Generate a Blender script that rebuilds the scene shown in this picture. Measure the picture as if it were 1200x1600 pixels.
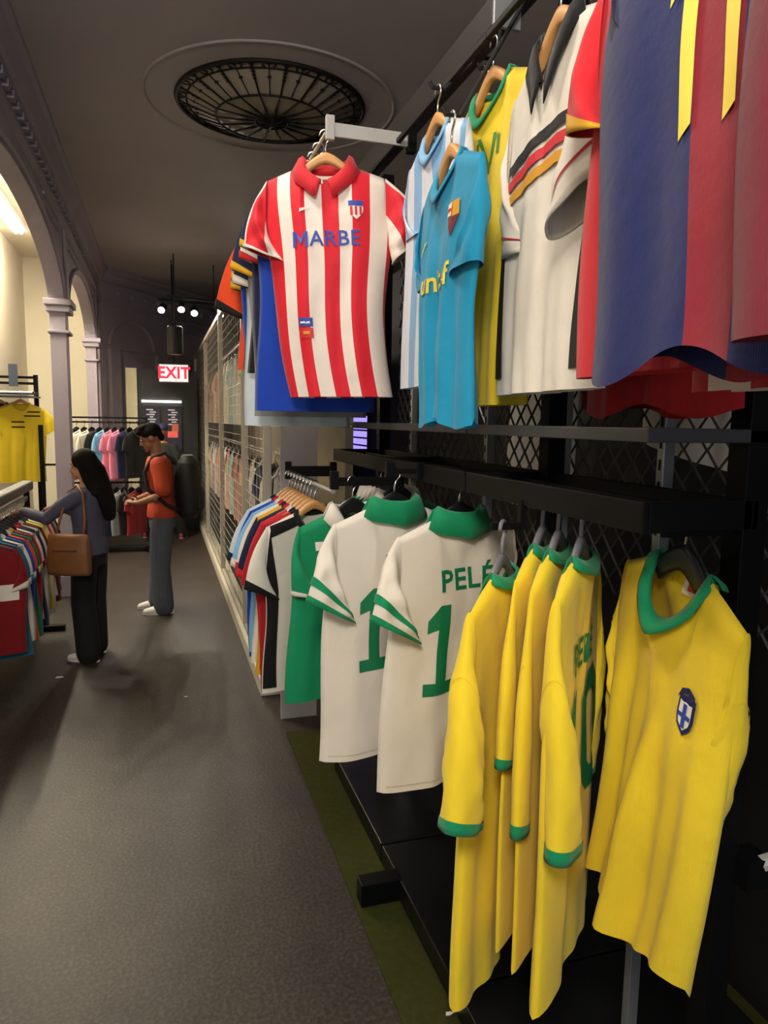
import bpy, bmesh, math, random
from mathutils import Vector, Matrix, noise
R = math.radians
SC = bpy.context.scene
COL = SC.collection
for o in list(bpy.data.objects):
    bpy.data.objects.remove(o)

# ------------------------------------------------------------------ camera
def cam_axes(yaw, pitch, roll):
    f = Vector((math.sin(yaw)*math.cos(pitch), math.cos(yaw)*math.cos(pitch), -math.sin(pitch)))
    r = Vector((math.cos(yaw), -math.sin(yaw), 0))
    d = f.cross(r)
    c, s = math.cos(roll), math.sin(roll)
    return r*c+d*s, d*c-r*s, f
cr, cd, cf = cam_axes(R(17.490), R(7.2196), R(-0.9))
cam = bpy.data.objects.new('camera', bpy.data.cameras.new('camera'))
COL.objects.link(cam)
m = Matrix.Identity(4)
for i in range(3):
    m[i][0] = cr[i]; m[i][1] = -cd[i]; m[i][2] = -cf[i]
m[2][3] = 1.8
cam.matrix_world = m
cam.data.sensor_fit = 'VERTICAL'; cam.data.sensor_height = 24.0
cam.data.lens = 1109.0/1600.0*24.0
cam.data.clip_start = 0.02; cam.data.clip_end = 100
SC.camera = cam

# ------------------------------------------------------------------ world, lights, exposure
w = bpy.data.worlds.new('world'); SC.world = w; w.use_nodes = True
w.node_tree.nodes['Background'].inputs[0].default_value = (0.80, 0.86, 1.0, 1)
w.node_tree.nodes['Background'].inputs[1].default_value = 0.55
SC.view_settings.view_transform = 'Standard'; SC.view_settings.look = 'None'
SC.view_settings.gamma = 1.0; SC.view_settings.use_curve_mapping = False
SC.view_settings.exposure = 0.42
def area(name, loc, size, power, color, rot=(0, 0, 0)):
    l = bpy.data.lights.new(name, 'AREA'); l.shape = 'RECTANGLE'
    l.size, l.size_y = size; l.energy = power; l.color = color
    o = bpy.data.objects.new(name, l); COL.objects.link(o)
    o.location = loc; o.rotation_euler = rot
    return o
WARM = (1.0, 0.90, 0.76)
# the shop's own ceiling lamps over the aisle, behind and above the camera (out of frame)
l = bpy.data.lights.new('aisle_lamp_rear_offscreen', 'POINT'); l.energy = 165; l.color = WARM; l.shadow_soft_size = .30
o = bpy.data.objects.new('aisle_lamp_rear_offscreen', l); COL.objects.link(o); o.location = (-0.45, -0.7, 3.0)
area('aisle_lamp_overhead_offscreen', (-0.30, 2.4, 3.9), (0.4, 1.0), 26, WARM, (0, R(-14), 0))

# ------------------------------------------------------------------ materials
def lin(c):
    if isinstance(c, str):
        c = c.lstrip('#'); c = [int(c[i:i+2], 16)/255 for i in (0, 2, 4)]
    return tuple((x/12.92 if x <= .04045 else ((x+.055)/1.055)**2.4) for x in c)+(1.0,)
MATS = {}
def base_mat(key):
    mt = bpy.data.materials.new(key); mt.use_nodes = True
    nt = mt.node_tree
    return mt, nt, nt.nodes['Principled BSDF']
def plain(col, rough=.5, metal=0.0, nvar=.06, nscale=12, bump=0.0, bscale=80, spec=.5, key=None):
    k = ('p', col, rough, metal, nvar, nscale, bump, bscale, spec)
    if k in MATS: return MATS[k]
    mt, nt, b = base_mat(key or 'surface')
    b.inputs['Roughness'].default_value = rough; b.inputs['Metallic'].default_value = metal
    b.inputs['Specular IOR Level'].default_value = spec
    tc = nt.nodes.new('ShaderNodeTexCoord')
    n = nt.nodes.new('ShaderNodeTexNoise'); n.inputs['Scale'].default_value = nscale; n.inputs['Detail'].default_value = 3
    nt.links.new(tc.outputs['Object'], n.inputs['Vector'])
    mr = nt.nodes.new('ShaderNodeMapRange'); mr.inputs[3].default_value = 1-nvar*2; mr.inputs[4].default_value = 1+nvar*2
    nt.links.new(n.outputs['Fac'], mr.inputs[0])
    mx = nt.nodes.new('ShaderNodeVectorMath'); mx.operation = 'SCALE'
    mx.inputs[0].default_value = lin(col)[:3]
    nt.links.new(mr.outputs[0], mx.inputs['Scale']); nt.links.new(mx.outputs[0], b.inputs['Base Color'])
    if bump:
        n2 = nt.nodes.new('ShaderNodeTexNoise'); n2.inputs['Scale'].default_value = bscale; n2.inputs['Detail'].default_value = 4
        nt.links.new(tc.outputs['Object'], n2.inputs['Vector'])
        bp = nt.nodes.new('ShaderNodeBump'); bp.inputs['Strength'].default_value = bump; bp.inputs['Distance'].default_value = .01
        nt.links.new(n2.outputs['Fac'], bp.inputs['Height']); nt.links.new(bp.outputs[0], b.inputs['Normal'])
    MATS[k] = mt
    return mt
def cloth(col, rough=.75, stripes=None, axis=0, key='jersey_cloth'):
    """knitted jersey cloth; stripes = [(pos, colour), ...] along the garment's own UV axis"""
    k = ('c', col, rough, tuple(stripes) if stripes else None, axis)
    if k in MATS: return MATS[k]
    mt, nt, b = base_mat(key)
    b.inputs['Roughness'].default_value = rough
    b.inputs['Specular IOR Level'].default_value = .25
    b.inputs['Sheen Weight'].default_value = .12
    uv = nt.nodes.new('ShaderNodeUVMap')
    tc = nt.nodes.new('ShaderNodeTexCoord')
    n = nt.nodes.new('ShaderNodeTexNoise'); n.inputs['Scale'].default_value = 7; n.inputs['Detail'].default_value = 3
    nt.links.new(tc.outputs['Object'], n.inputs['Vector'])
    mr = nt.nodes.new('ShaderNodeMapRange'); mr.inputs[3].default_value = .90; mr.inputs[4].default_value = 1.10
    nt.links.new(n.outputs['Fac'], mr.inputs[0])
    mx = nt.nodes.new('ShaderNodeVectorMath'); mx.operation = 'SCALE'
    nt.links.new(mr.outputs[0], mx.inputs['Scale'])
    if stripes:
        sp = nt.nodes.new('ShaderNodeSeparateXYZ'); nt.links.new(uv.outputs[0], sp.inputs[0])
        cr_ = nt.nodes.new('ShaderNodeValToRGB'); cr_.color_ramp.interpolation = 'CONSTANT'
        el = cr_.color_ramp.elements
        el[0].position = 0; el[0].color = lin(stripes[0][1])
        el.remove(el[1])
        for p, c in stripes[1:]:
            e = el.new(p); e.color = lin(c)
        nt.links.new(sp.outputs[axis], cr_.inputs[0]); nt.links.new(cr_.outputs[0], mx.inputs[0])
    else:
        mx.inputs[0].default_value = lin(col)[:3]
    nt.links.new(mx.outputs[0], b.inputs['Base Color'])
    # fine knit ribs and soft creases
    wv = nt.nodes.new('ShaderNodeTexWave'); wv.inputs['Scale'].default_value = 130; wv.inputs['Distortion'].default_value = .6
    nt.links.new(uv.outputs[0], wv.inputs['Vector'])
    n2 = nt.nodes.new('ShaderNodeTexNoise'); n2.inputs['Scale'].default_value = 26; n2.inputs['Detail'].default_value = 4
    nt.links.new(tc.outputs['Object'], n2.inputs['Vector'])
    ad = nt.nodes.new('ShaderNodeMath'); ad.operation = 'MULTIPLY_ADD'; ad.inputs[1].default_value = .06
    nt.links.new(wv.outputs['Fac'], ad.inputs[0]); nt.links.new(n2.outputs['Fac'], ad.inputs[2])
    bp = nt.nodes.new('ShaderNodeBump'); bp.inputs['Strength'].default_value = .22; bp.inputs['Distance'].default_value = .012
    nt.links.new(ad.outputs[0], bp.inputs['Height']); nt.links.new(bp.outputs[0], b.inputs['Normal'])
    MATS[k] = mt
    return mt
def emit(col, power, key='lit'):
    k = ('e', col, power)
    if k in MATS: return MATS[k]
    mt, nt, b = base_mat(key)
    b.inputs['Base Color'].default_value = lin(col)
    b.inputs['Emission Color'].default_value = lin(col); b.inputs['Emission Strength'].default_value = power
    MATS[k] = mt
    return mt
BLACK = plain('#0a0a0c', .5, .0, .05, spec=.14, key='black_powder_coat')
BLACKM = plain('#0c0c0d', .7, key='matt_black')
CHROME = plain('#c9c8c4', .22, 1.0, key='chrome')
STEEL = plain('#aab0b4', .35, .7, key='brushed_steel')
GREYBAR = plain('#b9b9b6', .4, .1, key='grey_enamel')
WOOD = plain('#cf9a5e', .45, 0, .12, 30, key='pale_wood')
BPLAST = plain('#1b1c20', .35, key='black_plastic')
GPLAST = plain('#6e6e76', .35, key='grey_plastic')

# ------------------------------------------------------------------ mesh helpers
def tag(o, label=None, cat=None, group=None, kind=None):
    if label: o['label'] = label
    if cat: o['category'] = cat
    if group: o['group'] = group
    if kind: o['kind'] = kind
    return o
def empty(name, loc, rz=0, label=None, cat=None, group=None):
    o = bpy.data.objects.new(name, None); COL.objects.link(o)
    o.location = loc; o.rotation_euler = (0, 0, rz); o.empty_display_size = .05
    return tag(o, label, cat, group)
def link(name, me, mat, parent=None, loc=None):
    o = bpy.data.objects.new(name, me); COL.objects.link(o)
    if mat and not me.materials: me.materials.append(mat)
    if parent: o.parent = parent
    if loc is not None: o.location = loc
    return o
class MB:
    def __init__(s): s.bm = bmesh.new()
    def box(s, x0, x1, y0, y1, z0, z1, rot=None):
        x0, x1 = sorted((x0, x1)); y0, y1 = sorted((y0, y1)); z0, z1 = sorted((z0, z1))
        vs = [s.bm.verts.new((x, y, z)) for z in (z0, z1) for y in (y0, y1) for x in (x0, x1)]
        for f in ((0, 2, 3, 1), (4, 5, 7, 6), (0, 1, 5, 4), (2, 6, 7, 3), (0, 4, 6, 2), (1, 3, 7, 5)):
            s.bm.faces.new([vs[i] for i in f])
        if rot: bmesh.ops.transform(s.bm, matrix=rot, verts=vs)
        return s
    def tube(s, pts, rad, n=8, closed=False):
        pts = [Vector(p) for p in pts]; N = len(pts)
        rads = rad if isinstance(rad, (list, tuple)) else [rad]*N
        prev = None; rings = []
        for i, p in enumerate(pts):
            if closed: t = pts[(i+1) % N]-pts[i-1]
            else: t = pts[min(i+1, N-1)]-pts[max(i-1, 0)]
            t.normalize()
            if prev is None:
                a = Vector((0, 0, 1)) if abs(t.z) < .9 else Vector((1, 0, 0))
                u = t.cross(a).normalized()
            else:
                u = (prev-t*prev.dot(t)).normalized()
            prev = u; v = t.cross(u)
            rings.append([s.bm.verts.new(p+(u*math.cos(2*math.pi*k/n)+v*math.sin(2*math.pi*k/n))*rads[i]) for k in range(n)])
        M = N if closed else N-1
        for i in range(M):
            a, b = rings[i], rings[(i+1) % N]
            for k in range(n):
                s.bm.faces.new((a[k], a[(k+1) % n], b[(k+1) % n], b[k]))
        if not closed:
            s.bm.faces.new(rings[0][::-1]); s.bm.faces.new(rings[-1])
        return s
    def lathe(s, prof, n=24, center=(0, 0, 0), mat=None):
        rings = []
        for r, z in prof:
            rings.append([s.bm.verts.new((center[0]+r*math.cos(2*math.pi*k/n), center[1]+r*math.sin(2*math.pi*k/n), center[2]+z)) for k in range(n)])
        for a, b in zip(rings, rings[1:]):
            for k in range(n):
                s.bm.faces.new((a[k], a[(k+1) % n], b[(k+1) % n], b[k]))
        s.bm.faces.new(rings[0][::-1]); s.bm.faces.new(rings[-1])
        return s
    def prism(s, poly, axis, a, b):
        """extrude a 2D polygon along an axis (0:x 1:y 2:z) from a to b"""
        def P(q, t):
            return {0: (t, q[0], q[1]), 1: (q[0], t, q[1]), 2: (q[0], q[1], t)}[axis]
        A = [s.bm.verts.new(P(q, a)) for q in poly]; B = [s.bm.verts.new(P(q, b)) for q in poly]
        n = len(poly)
        s.bm.faces.new(A); s.bm.faces.new(B[::-1])
        for i in range(n): s.bm.faces.new((A[i], B[i], B[(i+1) % n], A[(i+1) % n]))
        return s
    def mesh(s, name, smooth=False, bevel=0):
        if bevel:
            bmesh.ops.bevel(s.bm, geom=list(s.bm.edges), offset=bevel, segments=2, affect='EDGES', profile=.5)
        bmesh.ops.recalc_face_normals(s.bm, faces=list(s.bm.faces))
        me = bpy.data.meshes.new(name); s.bm.to_mesh(me); s.bm.free()
        if smooth:
            for p in me.polygons: p.use_smooth = True
        return me
    def obj(s, name, mat, parent=None, loc=None, smooth=False, bevel=0):
        return link(name, s.mesh(name, smooth, bevel), mat, parent, loc)
def struct(o): o['kind'] = 'structure'; return o

def text_polys(txt, size, bold=0.0, shear=0.0, squash=1.0):
    """flat mesh of a line of lettering centred on the origin, in the XZ plane of 2D coords"""
    cu = bpy.data.curves.new('lettering', 'FONT'); cu.body = txt; cu.size = size; cu.offset = bold; cu.shear = shear
    cu.align_x = 'CENTER'; cu.align_y = 'CENTER'; cu.resolution_u = 2; cu.space_character = 1.05
    ob = bpy.data.objects.new('lettering', cu); COL.objects.link(ob)
    dg = bpy.context.evaluated_depsgraph_get()
    me = bpy.data.meshes.new_from_object(ob.evaluated_get(dg))
    bpy.data.objects.remove(ob); bpy.data.curves.remove(cu)
    bm = bmesh.new(); bm.from_mesh(me); bpy.data.meshes.remove(me)
    for v in bm.verts: v.co.x *= squash
    return bm
def poly_bm(polys):
    bm = bmesh.new()
    for p in polys:
        bm.faces.new([bm.verts.new((a, b, 0)) for a, b in p])
    return bm
def grid_cut(bm, step):
    for f_ in bm.faces: f_.normal_update()
    bmesh.ops.triangulate(bm, faces=[f_ for f_ in bm.faces if len(f_.verts) > 3], quad_method='BEAUTY', ngon_method='BEAUTY')
    xs = [v.co.x for v in bm.verts]; ys = [v.co.y for v in bm.verts]
    for ax, lo, hi in ((0, min(xs), max(xs)), (1, min(ys), max(ys))):
        t = math.floor(lo/step)*step+step
        while t < hi:
            co = Vector((t, 0, 0)) if ax == 0 else Vector((0, t, 0))
            no = Vector((1, 0, 0)) if ax == 0 else Vector((0, 1, 0))
            bmesh.ops.bisect_plane(bm, geom=list(bm.verts)+list(bm.edges)+list(bm.faces), plane_co=co, plane_no=no)
            t += step
    bmesh.ops.triangulate(bm, faces=[f for f in bm.faces if len(f.verts) > 4])
def ring_polys(outer, inner):
    n = len(outer)
    return [[outer[i], outer[(i+1) % n], inner[(i+1) % n], inner[i]] for i in range(n)]
def digit1(cx, cz, wd, h):
    P = [(-.5, -.5), (.5, -.5), (.5, -.36), (.22, -.36), (.22, .5), (-.12, .5), (-.5, .34), (-.5, .2), (-.16, .24), (-.16, -.36), (-.5, -.36)]
    return [[(cx+x*wd, cz+z*h) for x, z in P]]
def digit0(cx, cz, wd, h, t=.3):
    def oc(a, b, c): return [(-a+c, -b), (a-c, -b), (a, -b+c*1.1), (a, b-c*1.1), (a-c, b), (-a+c, b), (-a, b-c*1.1), (-a, -b+c*1.1)]
    o = oc(wd/2, h/2, wd*.26); i = oc(wd/2-wd*t, h/2-wd*t*.95, wd*.08)
    return [[(cx+x, cz+z) for x, z in q] for q in ring_polys(o, i)]

# ------------------------------------------------------------------ hangers
HM = {}
def hanger_meshes(kind):
    if kind in HM: return HM[kind]
    nw, sw = .085, .182
    def topz(x):
        x = abs(x)
        if x < nw: return .054*(1-(x/nw)**1.5)-.010
        return -.010-(x-nw)/(sw-nw)*.040
    bm = bmesh.new(); rings = []
    N = 26
    for i in range(N+1):
        x = -sw+2*sw*i/N
        hgt = .036-.014*abs(x)/sw if kind == 'wood' else .030-.012*abs(x)/sw
        if kind == 'black' and abs(x) < .07: hgt = .05
        th = (.010 if kind == 'wood' else .008)*(1-.35*(abs(x)/sw)**4)
        zt = topz(x)
        yo = 0
        rings.append([bm.verts.new((x, yo+sy*th*k, zt-hgt*q)) for sy, k, q in ((-1, .6, 0), (1, .6, 0), (1, 1, .25), (1, 1, .75), (1, .6, 1), (-1, .6, 1), (-1, 1, .75), (-1, 1, .25))])
    for a, b in zip(rings, rings[1:]):
        for k in range(8): bm.faces.new((a[k], a[(k+1) % 8], b[(k+1) % 8], b[k]))
    bm.faces.new(rings[0][::-1]); bm.faces.new(rings[-1])
    bmesh.ops.recalc_face_normals(bm, faces=list(bm.faces))
    me = bpy.data.meshes.new('hanger_arm'); bm.to_mesh(me); bm.free()
    for p in me.polygons: p.use_smooth = True
    me.materials.append({'wood': WOOD, 'black': BPLAST, 'grey': GPLAST}[kind])
    pts = [(0, 0, .03), (0, 0, .06), (.004, 0, .075)]
    cz = .100; rr = .021
    for k in range(15):
        a = R(-75)-0; a = R(-60+k*17)
        pts.append((rr*math.cos(a)*1.0, 0, cz+rr*math.sin(a)))
    hk = MB().tube(pts, .0032 if kind != 'grey' else .005, 8).mesh('hook', True)
    hk.materials.append(CHROME if kind != 'grey' else GPLAST)
    HM[kind] = (me, hk)
    return HM[kind]
def hanger(loc, yaw, kind, label, group=None, tilt=0):
    e = empty('hanger', loc, yaw, label, 'hanger', group)
    e.rotation_euler = Matrix.Rotation(yaw, 3, 'Z').__matmul__(Matrix.Rotation(tilt, 3, 'Y')).to_euler()
    a, h = hanger_meshes(kind)
    link('hanger_arm', a, None, e); link('hook', h, None, e)
    return e

# ------------------------------------------------------------------ jerseys
def smooth(t): t = max(0, min(1, t)); return t*t*(3-2*t)
class Jersey:
    """a hung football shirt: front and back panels joined at shoulders and sides, tube sleeves, collar, cuffs and prints"""
    def __init__(s, label, loc, yaw, body, name='jersey', group=None, sleeve=None, collar=('crew', None), cuffs=(), L=.72, sw=.215, nw=.085,
                 slope=.05, bw=.245, hw=.255, drop=.085, vneck=False, back=False, fold=.010, fk=3.0, ph=0.0, depth=.05, twist=0.0, squeeze=0.0,
                 sway=(0, 0), tilt=0.0, res=(34, 26), sl=.23, sa=(72, 72), swd=.17, sd=(-.05, -.05), hemlift=0.0, hanger_kind='wood', hl=None,
                 sleeves=(1, 1), elbow=0.0, cat='jersey', hgroup=None, wavy=0.0, flare=1.0, sag=0.0, crumple=1.0):
        s.__dict__.update(L=L, sw=sw, nw=nw, slope=slope, bw=bw, hw=hw, drop=drop, vneck=vneck, back=back, fold=fold, fk=fk, ph=ph, depth=depth,
                          twist=twist, squeeze=squeeze, sway=sway, hemlift=hemlift, wavy=wavy, sag=sag, crumple=crumple, flare=flare)
        s.body_mat = body
        s.e = empty(name, loc, yaw, label, cat, group)
        if tilt: s.e.rotation_euler = (Matrix.Rotation(yaw, 3, 'Z') @ Matrix.Rotation(tilt, 3, 'Y')).to_euler()
        nu, nv = res
        s.make_body(nu, nv)
        sm = sleeve or body
        for k in (0, 1):
            if sleeves[k]: s.make_sleeve(-1 if k == 0 else 1, sm, sl, sa[k], swd, sd[k], cuffs, max(10, nu//2), max(6, nv//2), elbow, flare)
        if collar: s.make_collar(*collar)
        if hanger_kind:
            hanger(loc, yaw, hanger_kind, hl or ('hanger holding up the '+label)[:90], hgroup, tilt)
    def W(s, v):
        if v < .3: w_ = s.sw+(s.bw-s.sw)*smooth(v/.3)
        else: w_ = s.bw+(s.hw-s.bw)*(v-.3)/.7
        return w_*(1-s.squeeze*smooth((v-.05)/.6))
    def top(s, u, side):
        x = abs(u*s.sw)
        if x < s.nw:
            face = side < 0
            d = s.drop if (face != s.back) else .018
            q = x/s.nw
            return -d*(1-q) if (s.vneck and d > .03) else -d*math.sqrt(max(0, 1-q*q))*(.92+.08*(1-q))
        return -(x-s.nw)/(s.sw-s.nw)*s.slope
    def surf(s, u, v, side, off=0.0):
        t = s.top(u, side)
        z = t+v*(-s.L-t)
        x = u*s.W(v)
        au = min(1, abs(u))
        rim = (1-au**2.6)**.55 if au < 1 else 0
        D = max(s.depth*(1-math.exp(-v/.09))*(1+.35*v), .019*(1-math.exp(-v/.008))*(1-smooth((v-.1)/.25)))
        xx = abs(u*s.sw)
        if xx < s.nw:
            nd = .046*min(1, .25+.75*s.depth/.045)*math.sqrt(max(0, 1-(xx/s.nw)**2))
            D0 = max(D*rim, nd*(1-.35*smooth(v/.25)))
        else: D0 = D*rim
        env = (1-au*au)
        a = s.fold*smooth((v-.08)/.55)*(1+2.2*s.squeeze)
        f = math.sin(s.fk*math.pi*u+s.ph+side*.9+v*.7)+.5*math.sin(2.3*s.fk*math.pi*u-s.ph*1.7+v*1.3+side)
        y = side*D0+a*f*env
        # crumple and diagonal drag lines from the shoulder
        nz = noise.noise(Vector((x*6+s.ph*3.1, side*2.0+s.ph, z*3.2)))
        y += .014*s.crumple*nz*env*smooth(v/.2)
        y += .0065*s.crumple*noise.noise(Vector((x*17+s.ph*2, side*3.3, z*8+s.ph)))*env*smooth(v/.12)
        y += s.fold*.7*math.sin(26*(x*.75+abs(z)*.35*math.copysign(1, u))+s.ph)*env*math.exp(-((v-.25)/.2)**2)
        y += side*off
        z += s.hemlift*v*v*v*u+s.wavy*v**4*math.sin(5*u+s.ph+side*1.2)-s.sag*v**6*(1-au*au)*(1 if side < 0 else .3)
        # edges wander a little
        x += .012*smooth(v/.5)*math.sin(5*v+s.ph)
        return s.deform(x, y, z, v)
    def deform(s, x, y, z, v):
        a = s.twist*smooth(v)*1.0
        c, n_ = math.cos(a), math.sin(a)
        x, y = x*c-y*n_, x*n_+y*c
        return Vector((x+s.sway[0]*v*v, y+s.sway[1]*v*v, z))
    def make_body(s, nu, nv):
        bm = bmesh.new(); uvl = bm.loops.layers.uv.new('UVMap'); uvs = {}
        # u samples denser near the neck edges
        us = sorted(set([-1+2*i/nu for i in range(nu+1)]+[-s.nw/s.sw, s.nw/s.sw]))
        us = [a for i, a in enumerate(us) if i == 0 or a-us[i-1] > 1e-3 or abs(abs(a)-s.nw/s.sw) < 1e-6]
        def grid(side, share=None):
            g = []
            for j in range(nv+1):
                row = []
                for i, u in enumerate(us):
                    v = j/nv
                    edge = i in (0, len(us)-1)
                    seam = j == 0 and abs(u*s.sw) >= s.nw-1e-6
                    if share and (edge or seam): row.append(share[j][i]); continue
                    p = s.surf(u, v, side); vt = bm.verts.new(p)
                    uvs[vt] = (u*s.W(v)/(1-s.squeeze*smooth((v-.05)/.6))+.5, 1+s.top(u, side)*(1-v)-v*s.L)
                    row.append(vt)
                g.append(row)
            return g
        f = grid(-1); b = grid(1, f)
        for g, fl in ((f, False), (b, True)):
            for j in range(nv):
                for i in range(len(us)-1):
                    q = [g[j][i], g[j+1][i], g[j+1][i+1], g[j][i+1]]
                    if fl: q.reverse()
                    try: fc = bm.faces.new(q)
                    except ValueError: continue
                    fc.smooth = True
                    for lp in fc.loops: lp[uvl].uv = uvs[lp.vert]
        me = bpy.data.meshes.new('body_panel'); bm.to_mesh(me); bm.free()
        s.body = link('body', me, s.body_mat, s.e)
    def make_sleeve(s, sg, mat, ln, ang, wd, sd, cuffs, n, m_, elbow, flare):
        a = R(ang)
        P0 = Vector((s.sw-.004, -s.slope+.004)); A = Vector((s.bw-.02, -s.slope-.205))
        P1 = P0+Vector((math.cos(a), -math.sin(a)))*ln
        P2 = P1+Vector((-math.sin(a), -math.cos(a)))*wd
        def ring(t, inflate=1.0):
            o = P0.lerp(P1, t); i_ = A.lerp(P2, t)
            bulge = math.sin(math.pi*t)*.018
            o = o+Vector((math.sin(a), math.cos(a)))*bulge
            c = (o+i_)/2; h = (o-i_)/2
            if elbow: c = c+Vector((-elbow*t*t, 0))
            dp = (.020+.024*smooth(t*2.2))*flare
            y0 = sd*smooth(t*1.3)
            pts = []
            for k in range(n*2):
                f = math.pi*k/n
                wr = (.007*math.sin(3*f+9*t*ln/.25+s.ph)+.005*math.sin(5*f-14*t*ln/.25+s.ph*2)+.008*noise.noise(Vector((f*1.3, t*ln*14, s.ph*3))))*smooth(t*3)*min(1, flare)*s.crumple
                q = c+h*math.cos(f)*inflate
                y = y0+(dp*inflate+wr)*math.sin(f)
                p = s.deform(q.x*sg, y, q.y, max(0, -q.y/s.L)*.5)
                pts.append(p)
            return pts
        def build(t0, t1, steps, inflate, nm, mt, thick=False):
            bm = bmesh.new(); uvl = bm.loops.layers.uv.new('UVMap'); uvs = {}
            rg = []
            for j in range(steps+1):
                t = t0+(t1-t0)*j/steps
                row = []
                for k, p in enumerate(ring(t, inflate)):
                    v = bm.verts.new(p); uvs[v] = (.5+.5*math.cos(math.pi*k/n)*wd*.5/.25, 1-t)
                    row.append(v)
                rg.append(row)
            if thick:   # turned-in edge gives the cuff its thickness
                row = []
                for k, p in enumerate(ring(t1-.002, inflate*.9)):
                    v = bm.verts.new(p); uvs[v] = (.5, 0); row.append(v)
                rg.append(row)
            for r0, r1 in zip(rg, rg[1:]):
                for k in range(2*n):
                    q = [r0[k], r0[(k+1) % (2*n)], r1[(k+1) % (2*n)], r1[k]]
                    if sg > 0: q.reverse()
                    fc = bm.faces.new(q); fc.smooth = True
                    for lp in fc.loops: lp[uvl].uv = uvs[lp.vert]
            me = bpy.data.meshes.new(nm); bm.to_mesh(me); bm.free()
            return link(nm, me, mt)
        so = build(0, 1, m_, 1.0, 'sleeve', mat); so.parent = s.e
        for t0, t1, cm in cuffs:
            co = build(t0, t1, 2, 1.045, 'cuff' if t1 > .95 else 'sleeve_band', cm, t1 > .95); co.parent = so
    def neck_loop(s, side, n=14):
        out = []
        for i in range(n+1):
            x = -s.nw+2*s.nw*i/n
            out.append(x/s.sw)
        return out
    def make_collar(s, style, mat, h=.024):
        mat = mat or s.body_mat
        bm = bmesh.new(); cs = min(1, .25+.75*s.depth/.045)
        def strip(rows, close=False):
            for r0, r1 in zip(rows, rows[1:]):
                for k in range(len(r0)-1):
                    f = bm.faces.new((r0[k], r0[k+1], r1[k+1], r1[k])); f.smooth = True
        for side in (-1, 1):
            us = s.neck_loop(side)
            face_front = (side < 0) != s.back
            rows = [[], [], [], []]
            for u in us:
                p0 = s.surf(u, 0, side)
                q = abs(u*s.sw)/s.nw
                tz = s.top(u, side)
                sidew = math.copysign(smooth((q-.3)/.7), u)
                if style == 'crew':
                    din = Vector((-sidew*.010, -side*.010*(1-q), .012))
                    out = Vector((sidew*h*.62, side*.012*cs*(1-q*.6), -h*(1-.62*q)))
                    pts = [p0+din*.3-Vector((0, 0, .006)), p0+din, p0+out*.45+Vector((0, side*.007*cs, .006)), p0+out+Vector((0, side*.006*cs, .002))]
                else:
                    tip = 1.0
                    if face_front: tip = 1.0+.55*math.exp(-((q-.30)/.25)**2)
                    rise = .030*(.35+.65*q) if face_front else .034
                    st = p0+Vector((-sidew*.004, -side*.004*(1-q), rise))
                    out = p0+Vector((sidew*.036, side*cs*(.022-.012*q), -(.036 if face_front else .044)*tip*(1-.30*q)))
                    if face_front: out.x += math.copysign(.018*(1-q), u) if abs(u) > 1e-6 else 0
                    mid = p0+Vector((sidew*.010, side*.007*(1-.5*q), rise*.80))
                    pts = [p0-Vector((0, 0, .004)), st, mid, out]
                for r_, p in zip(rows, pts): r_.append(bm.verts.new(p))
            if style == 'polo' and face_front and not s.back:
                c = len(us)//2      # collar opens at the middle of the front
                for sl_ in (slice(0, c), slice(c+1, None)):
                    a_ = [r_[sl_] for r_ in rows]
                    strip(a_[:2]); a_[1] = [bm.verts.new(v.co) for v in a_[1]]; strip(a_[1:])
            else:
                strip(rows[:2]); rows[1] = [bm.verts.new(v.co) for v in rows[1]]; strip(rows[1:])
        bmesh.ops.recalc_face_normals(bm, faces=list(bm.faces))
        me = bpy.data.meshes.new('collar'); bm.to_mesh(me); bm.free()
        o = link('collar', me, mat, s.e)
        md = o.modifiers.new('thickness', 'SOLIDIFY'); md.thickness = .0025; md.offset = 1
        # neck label inside the back of the collar
        return o
    def uv_of(s, x, z, side):
        v = max(0, -z/s.L); u = x/s.W(min(1, v))
        for _ in range(5):
            t = s.top(max(-1, min(1, u)), side); v = max(0, min(1, (t-z)/(s.L+t))); u = max(-.995, min(.995, x/s.W(v)))
        return u, v
    def neck_label(s, mat):
        o = s.put(poly_bm([[(-.032, -.062), (.032, -.062), (.032, -.022), (-.032, -.022)]]), mat, 'neck_label', side=1, off=-.006)
        s.put(poly_bm([[(-.016, -.052), (.016, -.052), (.016, -.034), (-.016, -.034)]]), plain('#c23a3a', .7), 'label_print', side=1, off=-.009)
        return o
    def put(s, bm, mat, nm='print', cx=0, cz=0, side=-1, off=.0035, step=.022, label=None, slant=0):
        for v in bm.verts: v.co = Vector((v.co.x+cx, v.co.y+cz+slant*v.co.x, 0))
        grid_cut(bm, step)
        for v in bm.verts:
            u, vv = s.uv_of(v.co.x, v.co.y, side)
            v.co = s.surf(u, vv, side, off)
        me = bpy.data.meshes.new(nm); bm.to_mesh(me); bm.free()
        for p in me.polygons: p.use_smooth = True
        o = link(nm, me, mat, s.body)
        if label: o['label'] = label
        return o
    def rect(s, x0, x1, z0, z1, mat, nm='band', **k):
        return s.put(poly_bm([[(x0, z0), (x1, z0), (x1, z1), (x0, z1)]]), mat, nm, **k)
    def text(s, t, cx, cz, size, mat, bold=.0, shear=0, squash=1, **k):
        return s.put(text_polys(t, size, bold, shear, squash), mat, 'lettering', cx, cz, **k)
    def poly(s, polys, mat, nm, cx=0, cz=0, **k):
        return s.put(poly_bm(polys), mat, nm, cx, cz, **k)
SHIELD = [(-.5, .5), (-.25, .46), (0, .5), (.25, .46), (.5, .5), (.5, -.05), (.38, -.3), (0, -.55), (-.38, -.3), (-.5, -.05)]
def scl(P, a, b): return [(x*a, z*b) for x, z in P]
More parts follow.
